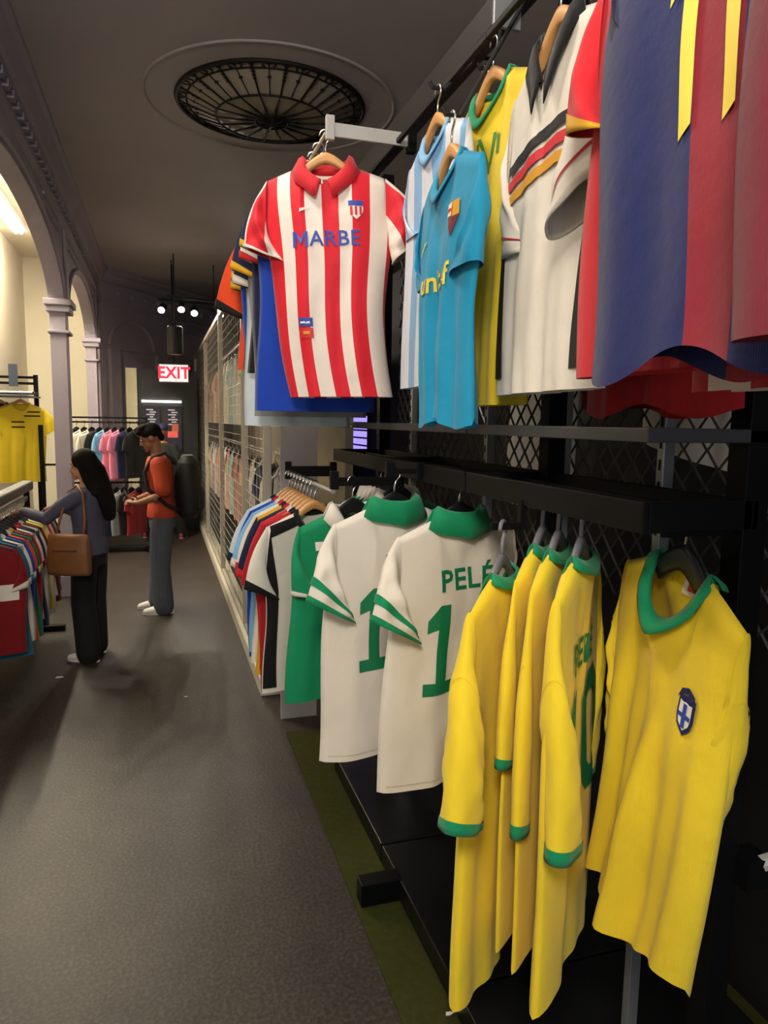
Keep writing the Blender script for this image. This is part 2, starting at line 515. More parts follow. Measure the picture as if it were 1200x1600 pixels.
#PART2
# ================================================================== the setting
ZC = 4.0
mt, nt, b = base_mat('dark_floor')
tc = nt.nodes.new('ShaderNodeTexCoord')
n1 = nt.nodes.new('ShaderNodeTexNoise'); n1.inputs['Scale'].default_value = 3.0; n1.inputs['Detail'].default_value = 5
n2 = nt.nodes.new('ShaderNodeTexNoise'); n2.inputs['Scale'].default_value = 70; n2.inputs['Detail'].default_value = 5
for n in (n1, n2): nt.links.new(tc.outputs['Object'], n.inputs['Vector'])
r1 = nt.nodes.new('ShaderNodeValToRGB'); r1.color_ramp.elements[0].color = lin('#26221f'); r1.color_ramp.elements[1].color = lin('#322d28')
r1.color_ramp.elements[0].position = .3; r1.color_ramp.elements[1].position = .7
nt.links.new(n1.outputs['Fac'], r1.inputs[0])
r2 = nt.nodes.new('ShaderNodeValToRGB'); r2.color_ramp.elements[0].color = (.75, .75, .75, 1); r2.color_ramp.elements[1].color = (2.6, 2.4, 2.2, 1)
r2.color_ramp.elements[0].position = .42; r2.color_ramp.elements[1].position = .74
nt.links.new(n2.outputs['Fac'], r2.inputs[0])
mm = nt.nodes.new('ShaderNodeMix'); mm.data_type = 'RGBA'; mm.blend_type = 'MULTIPLY'; mm.inputs[0].default_value = 1
nt.links.new(r1.outputs[0], mm.inputs[6]); nt.links.new(r2.outputs[0], mm.inputs[7]); nt.links.new(mm.outputs[2], b.inputs['Base Color'])
b.inputs['Roughness'].default_value = .5; b.inputs['Specular IOR Level'].default_value = .35
bp = nt.nodes.new('ShaderNodeBump'); bp.inputs['Strength'].default_value = .3; bp.inputs['Distance'].default_value = .004
nt.links.new(n2.outputs['Fac'], bp.inputs['Height']); nt.links.new(bp.outputs[0], b.inputs['Normal'])
FLOORM = mt
struct(MB().box(-3, 3.0, -3, 17, -.1, 0).obj('floor', FLOORM))
TURF = plain('#42451f', .95, 0, .16, 40, .9, 300, .1, key='artificial_turf')
struct(MB().box(.655, 1.9, -1.5, 3.9, -.02, .010).obj('floor_turf', TURF))
PLAST = plain('#8f8789', .85, 0, .05, 1.6, .25, 9, .2, key='mauve_plaster')
PLASTW = plain('#a29aa6', .85, 0, .06, 3, .35, 25, .2, key='mauve_plaster_wall')
CREAM = plain('#e4dcc4', .8, 0, .04, 2, .1, 20, .2, key='cream_paint')
CEILM = plain('#aaa2a3', .7, 0, .06, 1.1, .18, 7, .3, key='ceiling_plaster')
struct(MB().box(-.95, 3.0, -3, 17, ZC, ZC+.1).obj('ceiling', CEILM))
struct(MB().box(-2.6, -.95, -3, 17, 4.15, 4.25).obj('ceiling_alcove', CREAM))
struct(MB().box(-2.0, -1.9, -3, 17, 0, 4.2).obj('wall_left', CREAM))
struct(MB().box(2.9, 3.0, -3, 17, 0, ZC).obj('wall_right', plain('#2a2729', .8, key='dark_wall')))
# arcade of flattened arches on the left side of the aisle
COLY = [-.6, 3.4, 7.75, 11.25]
HWc = .12
def arch_z(y):
    for a, b_ in zip(COLY, COLY[1:]+[13.5]):
        if a+HWc <= y <= b_-HWc:
            c = (a+b_)/2; h = (b_-a)/2-HWc
            return 2.82+.60*math.sqrt(max(0, 1-((y-c)/h)**2))
    return None
bm = bmesh.new()
ys = []
y = -3.0
edges = sorted([c+s_*HWc for c in COLY for s_ in (-1, 1)])
while y < 12.05: ys.append(y); y += .09
ys = sorted(set([round(v, 3) for v in ys]+[round(e+d, 4) for e in edges for d in (-.001, .001, .02, .05, -.02, -.05)]))
prev = None
for yy in ys:
    a = arch_z(yy)
    zl = 0 if a is None else a
    if yy < COLY[0]-HWc: zl = 2.9
    if yy > 11.9: zl = 0
    cur = [bm.verts.new((x, yy, z)) for x, z in ((-.85, zl), (-.85, ZC), (-.99, ZC), (-.99, zl))]
    if prev:
        for k in range(4): bm.faces.new((prev[k], prev[(k+1) % 4], cur[(k+1) % 4], cur[k]))
    prev = cur
bmesh.ops.recalc_face_normals(bm, faces=list(bm.faces))
me = bpy.data.meshes.new('arcade'); bm.to_mesh(me); bm.free()
arc = struct(link('wall_arcade', me, PLASTW))
def molding(name, prof, y0, y1):
    return MB().prism(prof, 1, y0, y1).obj(name, PLASTW, arc)
molding('cornice', [(-.85, 4.0), (-.71, 4.0), (-.715, 3.965), (-.745, 3.95), (-.77, 3.90), (-.79, 3.85), (-.815, 3.84), (-.815, 3.80), (-.85, 3.79)], -3, 11.9)
molding('string_course', [(-.85, 3.66), (-.815, 3.65), (-.815, 3.62), (-.85, 3.60)], -3, 11.9)
for c in COLY:      # capitals and pilaster strips
    p = MB()
    for z0, z1, g in ((2.86, 2.92, .07), (2.80, 2.86, .045), (2.60, 2.63, .035)):
        p.box(-.99-g*.6, -.85+g, c-HWc-g, c+HWc+g, z0, z1)
    p.obj('capital', PLASTW, arc, bevel=.008)
    MB().box(-.85, -.825, c-.09, c+.09, 2.95, 3.58).obj('pilaster_panel', PLASTW, arc, bevel=.006)
    MB().box(-1.04, -.83, c-HWc-.02, c+HWc+.02, 0, .22).obj('plinth', PLASTW, arc, bevel=.008)
for a, b_ in zip(COLY, COLY[1:]):   # archivolt mouldings
    c = (a+b_)/2; h = (b_-a)/2-HWc
    pts = [(-.845, c+(h+.03)*math.cos(t), 2.84+.63*math.sin(t)) for t in [math.pi*k/28 for k in range(29)]]
    MB().tube(pts, .024, 6).obj('archivolt', PLASTW, arc, smooth=True)
    for k in (-1, 1):   # recessed spandrel frames
        yc = c+k*(h*.62)
        fr = MB()
        y0, y1 = yc-.42, yc+.42
        fr.box(-.85, -.828, y0, y1, 3.55, 3.575).box(-.85, -.828, y0, y1, 3.46, 3.482)
        fr.obj('spandrel_frame', PLASTW, arc)
    n = 26
    for k in range(n):  # dentil drops under the cornice
        yy = a+.1+(b_-a-.2)*k/(n-1)
        MB().box(-.85, -.81, yy-.035, yy+.035, 3.74, 3.785).obj('dentil', PLASTW, arc)
# canted end wall with its frieze
A0 = Vector((-.85, 11.8, 0)); A1 = Vector((2.95, 17.0, 0))
dv = (A1-A0).normalized(); nv = Vector((dv.y, -dv.x, 0))
endw = struct(MB().box(0, (A1-A0).length, 0, .12, 0, ZC).obj('wall_end', PLASTW))
endw.location = A0; endw.rotation_euler = (0, 0, math.atan2(dv.y, dv.x))
LW = (A1-A0).length
MB().prism([(0, 4.0), (-.26, 4.0), (-.25, 3.96), (-.16, 3.93), (-.10, 3.88), (-.05, 3.86), (0, 3.85)], 0, 0, LW).bm
def endpart(mb, nm): return mb.obj(nm, PLASTW, endw)
p = MB()
prof = [(0, 4.0), (-.26, 4.0), (-.25, 3.96), (-.16, 3.93), (-.10, 3.88), (-.05, 3.86), (0, 3.85)]
endpart(p.prism([(q[0], q[1]) for q in prof], 0, 0, LW), 'cornice')
endpart(MB().box(0, LW, -.03, 0, 3.52, 3.56), 'string_course')
endpart(MB().box(0, LW, -.04, 0, 2.86, 2.91), 'string_course')
for k in range(14):
    m_ = MB().lathe([(.001, 0), (.05, .004), (.055, .02), (.03, .045), (.012, .05)], 10)
    bmesh.ops.transform(m_.bm, matrix=Matrix.Translation((.45+k*.33, 0, 3.72)) @ Matrix.Rotation(R(90), 4, 'X'), verts=list(m_.bm.verts))
    endpart(m_, 'rosette')
for c, r in ((.75, .55), (2.35, .55)):
    pts = [(c+r*math.cos(t), -.01, 2.92+r*.75*math.sin(t)) for t in [math.pi*k/20 for k in range(21)]]
    endpart(MB().tube(pts, .03, 6), 'blind_arch')
endpart(MB().box(.18, .40, -.06, 0, 0, 2.86), 'pilaster')
endpart(MB().box(1.35, 1.6, -.06, 0, 0, 2.86), 'pilaster')

# fluorescent strip in the alcove
fl = empty('strip_light', (-1.62, 8.2, 4.075), 0, 'long white fluorescent strip light under the cream alcove ceiling', 'light')
MB().box(-.09, .09, -1.95, 1.95, .01, .07).obj('housing', plain('#e8e4d8', .5), fl, bevel=.005)
MB().tube([(-.03, -1.9, -.012), (-.03, 1.9, -.012)], .019, 10).obj('tube', emit('#fff4dc', 170), fl, smooth=True)
MB().tube([(.03, -1.9, -.012), (.03, 1.9, -.012)], .019, 10).obj('tube', emit('#fff4dc', 170), fl, smooth=True)

# ------------------------------------------------------------------ iron ceiling grille
IRON = plain('#1d1915', .6, .5, key='black_iron')
cg = empty('ceiling_grille', (.80, 5.32, ZC), 0, 'round black iron basket grille set in the ceiling', 'grille')
RO, RI, DZ = .645, .385, -.10
def circ(r, z, n=72): return [(r*math.cos(2*math.pi*k/n), r*math.sin(2*math.pi*k/n), z) for k in range(n)]
MB().tube(circ(RO, -.008), .016, 8, True).obj('outer_ring', IRON, cg, smooth=True)
MB().tube(circ(RO*.90, -.02), .006, 6, True).obj('scroll_ring', IRON, cg, smooth=True)
MB().tube(circ(RI, DZ), .007, 6, True).obj('inner_ring', IRON, cg, smooth=True)
MB().tube(circ(.115, DZ-.015, 40), .007, 6, True).obj('hub_ring', IRON, cg, smooth=True)
hb = MB().lathe([(.02, -.03), (.06, -.022), (.11, -.012), (.112, -.002), (.02, .0)], 24).obj('hub', IRON, cg, (0, 0, DZ))
for k in range(8): MB().tube([(.02*math.cos(k*math.pi/4), .02*math.sin(k*math.pi/4), -.034), (.10*math.cos(k*math.pi/4), .10*math.sin(k*math.pi/4), -.02)], .008, 5).obj('hub_spoke', IRON, hb)
GLASSP = plain('#a49c8c', .35, 0, .05, 5, key='frosted_plate')
MB().lathe([(RO-.012, .002), (RI+.003, DZ+.012), (.05, DZ+.004), (.05, DZ+.008), (RI, DZ+.018), (RO-.012, .008)], 64).obj('shade_plate', GLASSP, cg, smooth=False)
rib1 = rib2 = rib3 = None
NR = 36
for k in range(NR):
    a = 2*math.pi*k/NR
    mk = k % 2
    def P(r, z, da=0): return (r*math.cos(da), r*math.sin(da), z)
    if (rib1 if mk else rib2) is None:
        mb = MB()
        mb.tube([P(RO, -.010), P(RI, DZ-.002)], .0065 if mk else .004, 6)
        if mk:
            for q in (.12, .22, .32, .42, .52):  # leafy barbs
                r = RO+(RI-RO)*q; z = -.010+(DZ)*q
                for s_ in (-1, 1):
                    mb.tube([P(r, z), (r+.022, s_*.020*(1.1-q), z+.004)], [.006, .002], 5)
        else:
            for s_ in (-1, 1):                   # C scrolls at the rim
                pts = [(RO-.03-.028*math.cos(t)*1.0, s_*(.022+.020*math.sin(t)), -.018) for t in [math.pi*1.6*j/10 for j in range(11)]]
                mb.tube(pts, .0045, 5)
            r = RO+(RI-RO)*.45
            mb.tube([(r, -.012, -.05), (r, .012, -.05)], .007, 5)
        me_ = mb.mesh('rib')
        if mk: rib1 = me_
        else: rib2 = me_
    o = link('rib', rib1 if mk else rib2, IRON, cg); o.rotation_euler = (0, 0, a)
for k in range(18):
    if rib3 is None:
        rib3 = MB().tube([(.11, 0, DZ-.012), (.18, 0, DZ-.012), (.25, 0, DZ-.008), (RI, 0, DZ-.002)], [.006, .011, .007, .006], 6).mesh('spoke')
    o = link('spoke', rib3, IRON, cg); o.rotation_euler = (0, 0, 2*math.pi*(k+.5)/18)
struct(MB().tube([(.80+x, 5.32+y_, ZC) for x, y_, z_ in circ(.86, 0)], .012, 6, True).obj('trim_1', CEILM, smooth=True))

# ------------------------------------------------------------------ black display end, exit sign, track lights
disp = struct(MB().box(-.33, .58, 12.0, 12.2, 0, 2.56).obj('wall_display', plain('#15161b', .6, key='black_display')))
struct(MB().box(-.50, -.335, 11.96, 12.2, 0, 2.58).obj('trim_2', plain('#d8cfae', .7, key='cream_post')))
tl = MB().box(-.27, .33, 11.95, 11.99, 2.055, 2.085).obj('light_bar', emit('#fff4e0', 6)); tag(tl, 'slim glowing light bar on the black display wall', 'light')
for k, (x, nm) in enumerate(((-.13, 'beside the cream post'), (.20, 'beside the mesh fence'))):
    bn = empty('display_board', (x, 11.97, 1.30), 0, 'tall narrow dark poster board under the light bar, '+nm, 'poster')
    MB().box(-.13, .13, -.01, .028, 0, .70).obj('board', plain('#1d1a33', .6, key='poster_blue'), bn)
    for j in range(7):
        MB().box(-.075+.05*(j % 2), .03+.02*(j % 3), -.016, -.012, .40+.038*j, .42+.038*j).obj('print_line', plain('#cfcfe0', .6), bn)
    MB().box(-.09, .07, -.016, -.012, .20, .30).obj('print_block', plain('#ee6a6a', .6), bn)
    MB().box(-.02, .08, -.017, -.013, .30, .42).obj('print_block', plain('#c8674f', .6), bn)
ex = empty('exit_sign', (.21, 11.0, 2.33), R(-4), 'glowing red and white exit sign hanging beside the fence end', 'sign')
MB().box(-.21, .21, -.03, .03, 0, .26).obj('case', plain('#d8d4d2', .5), ex, bevel=.006)
MB().box(-.195, .195, -.034, -.030, .012, .248).obj('face', emit('#f4d9d8', .9), ex)
tb = text_polys('EXIT', .23, .008, 0, 1.0)
for v in tb.verts: v.co = Vector((v.co.x*.92, -.040, v.co.y+.128))
me_ = bpy.data.meshes.new('lettering'); tb.to_mesh(me_); tb.free()
link('lettering', me_, emit('#ff2438', 1.4), ex)
MB().box(-.24, .24, -.04, .04, .26, .285).obj('top_plate', BLACKM, ex)
MB().tube([(0, 0, .28), (0, 0, 1.67)], .012, 6).obj('stem', BLACKM, ex)
# black cylinder speaker / projector
cy = empty('pendant_can', (.219, 10.3, 2.675), 0, 'black cylindrical pendant can above the exit sign', 'fixture')
MB().lathe([(.01, 0), (.10, 0), (.105, .01), (.105, .36), (.09, .375), (.01, .375)], 20).obj('can', BLACKM, cy, smooth=False)
MB().tube([(0, 0, .37), (0, 0, 1.33)], .010, 6).obj('stem', BLACKM, cy)
MB().lathe([(.01, 0), (.085, 0), (.085, .004), (.01, .004)], 16).obj('grille', plain('#333333', .5), cy, (0, 0, -.004))
trk = empty('light_track', (.36, 10.9, 3.46), R(12), 'black ceiling lighting track above the exit sign', 'track')
MB().box(-.35, .75, -.02, .02, 0, .03).obj('rail', BLACKM, trk)
MB().box(-.30, .55, -.32, -.28, 0, .03).obj('rail', BLACKM, trk)
for x in (-.2, .4): MB().tube([(x, -.15, .02), (x, -.15, .54)], .008, 6).obj('stem', BLACKM, trk)
MB().box(-.22, .42, -.30, .02, .012, .026).obj('cross_plate', BLACKM, trk)
for k, (x, yy, dx, dz, nm) in enumerate(((-.29, 0, -.10, -.22, 'at the outer end of the track'), (-.10, -.30, -.04, -.30, 'hanging lowest on the track'), (.15, 0, .0, -.24, 'in the middle of the track'),
                                   (.42, -.30, .10, -.12, 'tilted highest on the track'), (.52, 0, .04, -.22, 'over the mesh fence'))):
    g = Vector((.36, 10.9, 3.44))+Matrix.Rotation(R(12), 3, 'Z') @ Vector((x, yy, 0))
    sp = empty('spotlight', g, 0, 'small black track spotlight with bright lamp '+nm, 'spotlight', 'spotlights on the ceiling track')
    MB().tube([(0, 0, .03), (0, 0, -.06)], .008, 6).obj('stem', BLACKM, sp)
    d = Vector((dx, -.34, dz)).normalized()
    c0 = Vector((0, 0, -.07))-d*.05; c1 = c0+d*.15
    MB().tube([c0, c0+d*.02, c1], [.03, .05, .055], 12).obj('head', BLACKM, sp)
    MB().tube([c1, c1+d*.004], .046, 14).obj('lamp', emit('#fffaf0', 14), sp)
    l = bpy.data.lights.new('spot', 'SPOT'); l.energy = 40; l.spot_size = R(95); l.spot_blend = .9; l.color = WARM; l.shadow_soft_size = .04
    lo = bpy.data.objects.new('spot_beam', l); COL.objects.link(lo); lo.parent = sp; lo.location = c1+d*.02
    lo.rotation_euler = d.to_track_quat('-Z', 'Y').to_euler()

# ------------------------------------------------------------------ mesh fence
FX = .64
FRM = plain('#b7b0a0', .5, .2, key='cream_frame'); WIRE = plain('#c4c4c0', .4, .4, key='wire')
Y0, Y1, ZT = 4.5, 13.6, 2.94
fc = empty('mesh_fence', (FX, 0, 0), 0, 'tall cream framed wire mesh fence along the aisle', 'fence')
MB().box(-.05, .10, Y0, Y1, 0, .11).obj('kerb', plain('#cbc5b4', .7, key='kerb'), fc, bevel=.006)
MB().box(-.02, .02, Y0, Y1, ZT-.05, ZT).obj('top_rail', FRM, fc, bevel=.004)
MB().box(-.02, .02, Y0, Y1, .11, .15).obj('bottom_rail', FRM, fc, bevel=.004)
for yy in (Y0+.02, 5.75, 8.0, 10.6, Y1): MB().box(-.025, .025, yy-.03, yy+.03, .10, ZT).obj('post', FRM, fc, bevel=.004)
mb = MB()
def wire(bm, a, b_, r):
    mb.tube([a, b_], r, 4)
z = .23
while z < ZT-.06: wire(mb, (0, Y0, z), (0, Y1, z), .0024); z += .085
yy = Y0+.05
while yy < Y1: wire(mb, (.004, yy, .13), (.004, yy, ZT-.03), .0013); yy += .17
o = mb.obj('wire_grid', WIRE, fc); o['kind'] = 'stuff'
mb = MB()      # dense diamond mesh in the lower part
yy = Y0
while yy < 6.6:
    for sg in (-1, 1):
        for k in range(1):
            y0_, y1_ = yy, yy+sg*.62
            if y1_ < Y0 or y1_ > 6.6: continue
            mb.tube([(.02, y0_, .15), (.02, y1_, 1.25)], .0013, 3)
    yy += .09
o = mb.obj('diamond_mesh', plain('#8c8a84', .45, .4), fc); o['kind'] = 'stuff'
struct(MB().box(1.30, 1.36, 5.1, 13.6, 0, 2.72).obj('wall_bay', plain('#c9c0ad', .8, 0, .08, 4, key='pale_board')))
PART3 = True
# ================================================================== garment rack on the right
def bay(y0, y1, label, lipx=.80, far=False):
    rk = empty('garment_rack', (0, (y0+y1)/2, 0), 0, label, 'rack'); o_ = -(y0+y1)/2
    def B(nm, x0, x1, a, b_, z0, z1, mat=BLACK, bev=.002): return MB().box(x0, x1, a+o_, b_+o_, z0, z1).obj(nm, mat, rk, bevel=bev)
    B('upper_ledge', lipx, 1.10, y0, y1-.004, 1.772, 1.797, plain('#3a3b3d', .45, key='charcoal_steel'))
    B('shelf_lip', lipx, lipx+.014, y0, y1-.006, 1.612, 1.668)
    B('shelf_back_lip', 1.04, 1.054, y0, y1, 1.612, 1.668)
    n = 2 if not far else 3
    for k in range(n):
        yy = y0+(y1-y0-.016)*k/(n-1); B('shelf_end', lipx+.014, 1.04, yy, yy+.014, 1.612, 1.668)
    B('hang_rod', .845, .862, y0+.014, y1-.02, 1.622, 1.639, BLACKM)
    B('rear_rod', .955, .967, y0+.014, y1-.02, 1.640, 1.652, BLACK)
    B('top_rail', .885, .945, y0-(.5 if not far else 0), y1, 2.875, 2.955, plain('#2a2726', .5, key='dark_rail'))
    B('upper_rod', .822, .838, y0-(.5 if not far else 0), y1, 2.783, 2.799, BLACKM)
    for yy in ((y0, y1-.06) if not far else (y1-.05,)):
        B('post', 1.02, 1.075, yy, yy+.05, 0, 2.95)
        B('rod_bracket', .824, .90, yy+.02, yy+.032, 2.795, 2.88, STEEL)
        B('rail_bracket', .89, 1.03, yy+.01, yy+.04, 2.90, 2.93)
        B('shelf_bracket', .862, 1.03, yy+.02, yy+.03, 1.60, 1.625)
    for f in ((.42, .98) if not far else (.3, .8)):
        yy = y0+(y1-y0)*f
        B('chrome_upright', 1.085, 1.115, yy-.012, yy+.012, .1, 2.86, STEEL)
        mb = MB()
        for k in range(26): mb.box(1.083, 1.0855, yy-.003+o_, yy+.003+o_, 1.55+k*.05, 1.575+k*.05)
        o = mb.obj('slot_row', BLACKM, rk); o['kind'] = 'stuff'
    # expanded metal back
    mb = MB(); wd, hg = .036, .078
    k = 0; yy = y0+.02
    while yy < y1-.02:
        pts = []; z = 1.36; j = 0
        while z < 2.86:
            pts.append((1.122, yy+o_+(wd/2-.001)*(1 if (j+k) % 2 else -1), z)); z += hg/2; j += 1
        mb.tube(pts, .0042, 4)
        yy += wd; k += 1
    o = mb.obj('expanded_mesh', plain('#5e5d5e', .45, .5, key='mesh_steel'), rk); o['kind'] = 'stuff'
    for a, b_ in ([(.93, y1-.01)] if not far else [(y0, 2.56), (2.575, y1)]):
        B('base_panel', .82, 1.60, a, b_, .012, .095, plain('#121315', .35, key='black_base'), .004)
    return rk
rkn = bay(1.036, 1.80, 'black steel garment rack bay carrying the yellow long sleeved jerseys')
rkf = bay(1.804, 3.38, 'black steel garment rack bay carrying the white and green jerseys', far=True)
RKO = (0, -(1.804+3.38)/2, 0)
def rpart(nm, mb, mat, bev=.002, parent=None):
    o = mb.obj(nm, mat, rkf, bevel=bev); o.location = RKO; return o
rpart('rack_foot', MB().box(.67, .83, 2.33, 2.40, .012, .10), BLACK, .004)
def arm(x0, x1, y, z, mat, h=.046):
    a = rpart('display_arm', MB().box(x0, x1, y-.006, y+.006, z-h/2, z+h/2), mat)
    for nm, b_, m_ in (('end_stop', (x0-.012, x0+.018, y-.010, y+.010, z-h/2-.012, z+h/2+.022), mat), ('mount', (x1-.02, x1+.012, y-.016, y+.016, z-h/2-.02, z+h/2+.02), BLACK)):
        MB().box(*b_).obj(nm, m_, a, bevel=.002)
arm(.58, .885, 2.54, 2.80, GREYBAR); arm(.58, .885, 3.52, 2.80, GREYBAR); arm(.575, .80, 3.36, 1.56, BLACK, .05); arm(.575, .82, 2.42, 1.59, BLACK, .03); arm(.695, .805, 2.16, 1.644, BLACK, .016)
for nm_, p0_, p1_ in (('upper_display_rail', (.58, 2.54, 2.805), (.58, 3.52, 2.805)), ('lower_display_rail', (.575, 2.42, 1.555), (.575, 3.36, 1.555))):
    rpart(nm_, MB().tube([p0_, p1_], .008, 8), STEEL, 0)
def prong(x, y, z, parent, off):
    """short peg from the top rail that one hanger hook rides on; z = top of the peg"""
    zt = z-.006
    pts = [(.905, y, 2.88), (.89, y, max(zt+.02, 2.84)), (x+.02, y, zt), (x-.018, y, zt), (x-.026, y, zt+.014)] if x < .87 else [(.915, y, 2.88), (x+.02, y, zt+.03), (x+.015, y, zt), (x-.018, y, zt), (x-.024, y, zt+.012)]
    o = MB().tube(pts, .006, 6).obj('hanger_peg', BLACKM, parent); o.location = (0, off, 0)
# dark partition behind the rack, with a small lit screen
struct(MB().box(1.72, 1.78, -.6, 7.0, 0, 2.92).obj('wall_partition', plain('#101012', .7, key='black_partition')))
scn = empty('wall_screen', (1.70, 6.22, 1.72), R(90), 'small lilac lit screen seen between the rack shelves', 'screen')
MB().box(-.32, .32, -.0, .02, -.20, .16).obj('bezel', BLACKM, scn)
for j in range(5):
    MB().box(-.30, .30, -.004, .004, -.185+j*.066, -.185+j*.066+.05).obj('lit_row', emit('#8f7fe8', 1.3), scn).rotation_euler = (0, 0, 0)
scn.rotation_euler = (0, 0, R(-90))
ep = struct(MB().box(.66, .88, 4.11, 4.13, 0, 1.80).obj('trim_3', plain('#b9b6b4', .6, key='pale_panel')))
# things at the right edge: cross brace and lower tray behind the near post
br = empty('cross_brace', (1.10, .985, .93), 0, 'grey diagonal steel brace low behind the near rack post', 'brace')
MB().tube([(0, .05, 0), (.32, -.30, .34)], .016, 8).obj('bar', GREYBAR, br)
MB().box(-.03, .03, .02, .08, -.03, .03).obj('bracket', BLACK, br)
tr = empty('side_unit', (1.13, .50, 0), 0, 'low black shelving unit beside the near rack post', 'shelf')
for z in (.10, .50): MB().box(0, .5, -.5, .40, z, z+.025).obj('shelf_board', plain('#1a1b1e', .35), tr, bevel=.003)
for x, yy in ((.0, .38), (.47, .38), (.0, -.47), (.47, -.47)): MB().box(x, x+.03, yy-.02, yy+.01, 0, .55).obj('leg', BLACK, tr)

# ------------------------------------------------------------------ jersey colours
C = {k: cloth(v) for k, v in dict(white='#e4ded2', cream='#ddd6c6', green='#0d8a5c', dkgreen='#0b7049', yellow='#ecd02e', gold='#d9a51e', red='#c9252f', crimson='#a3141f', dkred='#7c1019',
     navy='#141c3f', royal='#1440b0', teal='#1b8fb8', dkteal='#12627f', sky='#7fb4dc', pale='#c9d8e2', grey='#8f8f90', black='#121214', orange='#e0491f', pink='#e58aa6', maroon='#6e1a2c', brown='#8a5c34', lilac='#8b86a8', hazered='#b98a7c', hazeteal='#9dbab4', hazegold='#cfbb74').items()}  # last three: red, teal and gold with the fence mesh's haze mixed in
GREENP = plain('#0a7a50', .6, 0, .05, key='green_print'); YELP = plain('#e8d04a', .55, key='yellow_print'); NAVYP = plain('#17225c', .6, key='navy_print'); BLUEP = plain('#2b46a8', .6, key='blue_print')
WHITEL = plain('#e6e2da', .8, key='woven_label'); REDP = plain('#cf2630', .6, key='red_print'); WHITEP = plain('#e9e6e0', .6, key='white_print'); BLACKP = plain('#111113', .6, key='black_print'); GOLDP = plain('#d99a22', .6, key='gold_print')
rnd = random.Random(7)

# lower rail: the white jerseys with green collars
def pele(label, loc, yaw, ph, hl, tx=0):
    j = Jersey(label, loc, yaw, C['white'], collar=('polo', C['green']), cuffs=((.70, .80, C['green']), (.92, 1.0, C['green'])), back=True, L=.80, sw=.225, bw=.245, fold=.006, fk=2, ph=ph,
               sa=(62, 96), sl=.25, swd=.185, sd=(-.05, .0), hanger_kind='black', hl=hl, group='white jerseys with a green number', hgroup='black hangers of the white jerseys', res=(44, 34), hw=.252, depth=.045, sway=(-.03, 0))
    j.text('PELÉ', tx, -.185, .088, GREENP, .0016, 0, 1.12)
    j.poly(digit1(-.085, -.385, .105, .265), GREENP, 'number')
    j.poly(digit0(.085, -.385, .165, .265), GREENP, 'number')
    j.rect(-.235, .235, -.782, -.778, plain('#cfc6b2', .8), 'hem_stitch', off=.002)
    return j
pele('white jersey with green collar and green 10, beside the yellow jerseys', (.853, 1.955, 1.522), R(16), 1.3, 'black hanger in the white jersey beside the yellow jerseys')
pele('white jersey with green collar and green 10, half hidden behind the other white one', (.715, 2.16, 1.535), R(16), 2.6, 'black hanger in the half hidden white jersey', .04)
# green jerseys with white collars behind them
for k in range(6):
    yy = 2.548+k*.052; front = k == 5
    j = Jersey('green jersey with white v trim, pulled out before the other green ones' if front else 'green jersey with white collar, mostly hidden behind the white jerseys',
               (.645 if front else .853, 2.42 if front else yy, 1.488 if front else 1.522), R(16), C['green'], collar=('polo', C['white']), vneck=True, drop=.12, group='green jerseys with white collars',
               hl='black hanger in the green jersey pulled out before the others' if front else 'black hanger in a hidden green jersey', hgroup='black hangers of the green jerseys', hanger_kind='black', ph=k*1.3, cuffs=((.93, 1.0, C['white']),), L=.66,
               res=(30, 22), sa=(80, 76), sd=(-.03, .0) if front else (0, 0), depth=.026 if front else .007, fold=.006 if front else .001, crumple=.6 if front else .06, flare=.7 if front else .22)
    if front:
        j.rect(-.16, -.10, -.13, -.10, WHITEP, 'badge')
        for s_ in (-1, 1):
            j.poly([[(s_*.085, -.005), (s_*.004, -.125), (s_*.004, -.15), (s_*.095, -.012)]], C['white'], 'neck_trim')

# yellow long sleeved jerseys on the near shelf
def yel(label, loc, yaw, ph, hl, **k):
    a = dict(collar=('crew', C['green']), cuffs=((.30, .312, C['yellow']), (.94, 1.0, C['green'])), L=.78, sl=.50, swd=.115, sa=(84, 84), sd=(-.05, -.02), fold=.019, fk=2.2, ph=ph, hanger_kind='grey', hl=hl,
             group='yellow long sleeved jerseys', hgroup='grey hangers of the yellow jerseys', res=(40, 34), drop=.09, depth=.055, flare=1.25)
    a.update(k)
    return Jersey(label, loc, yaw, C['yellow'], **a)
yel('yellow long sleeved jersey pulled farthest out into the aisle, green cuff hanging low', (.755, 1.475, 1.455), R(46), .4, 'grey hanger in the yellow jersey pulled out into the aisle', back=True, sl=.44, sa=(72, 86), squeeze=.1, L=.95, swd=.14, depth=.028, fold=.008, crumple=.5, flare=.9, sd=(-.02, 0))
yel('yellow long sleeved jersey squeezed second in the row, narrow sleeve with green cuff', (.853, 1.465, 1.522), R(46), 1.7, 'grey hanger in the second yellow jersey of the row', back=True, sl=.40, swd=.075, L=.88, sd=(-.0, 0), sa=(80, 88), depth=.013, fold=.003, crumple=.15, flare=.4)
yel('yellow long sleeved jersey squeezed third in the row, sleeve mostly covered', (.853, 1.395, 1.522), R(46), 2.9, 'grey hanger in the third yellow jersey of the row', back=True, sl=.52, swd=.08, L=.88, sd=(0, 0), sa=(84, 88), depth=.013, fold=.003, crumple=.15, flare=.4)
j = yel('yellow long sleeved jersey with green letters and number on its back', (.853, 1.303, 1.522), R(46), 3.8, 'grey hanger in the yellow jersey with lettering', back=True, sl=.50, sa=(82, 88), swd=.14, L=.90, depth=.022, fold=.006, crumple=.4, flare=.75, sd=(-.035, .0))
j.text('PELÉ', -.02, -.20, .088, GREENP, .0016, 0, 1.12)
j.poly(digit0(.075, -.40, .18, .28), GREENP, 'number'); j.poly(digit1(-.095, -.40, .105, .28), GREENP, 'number')
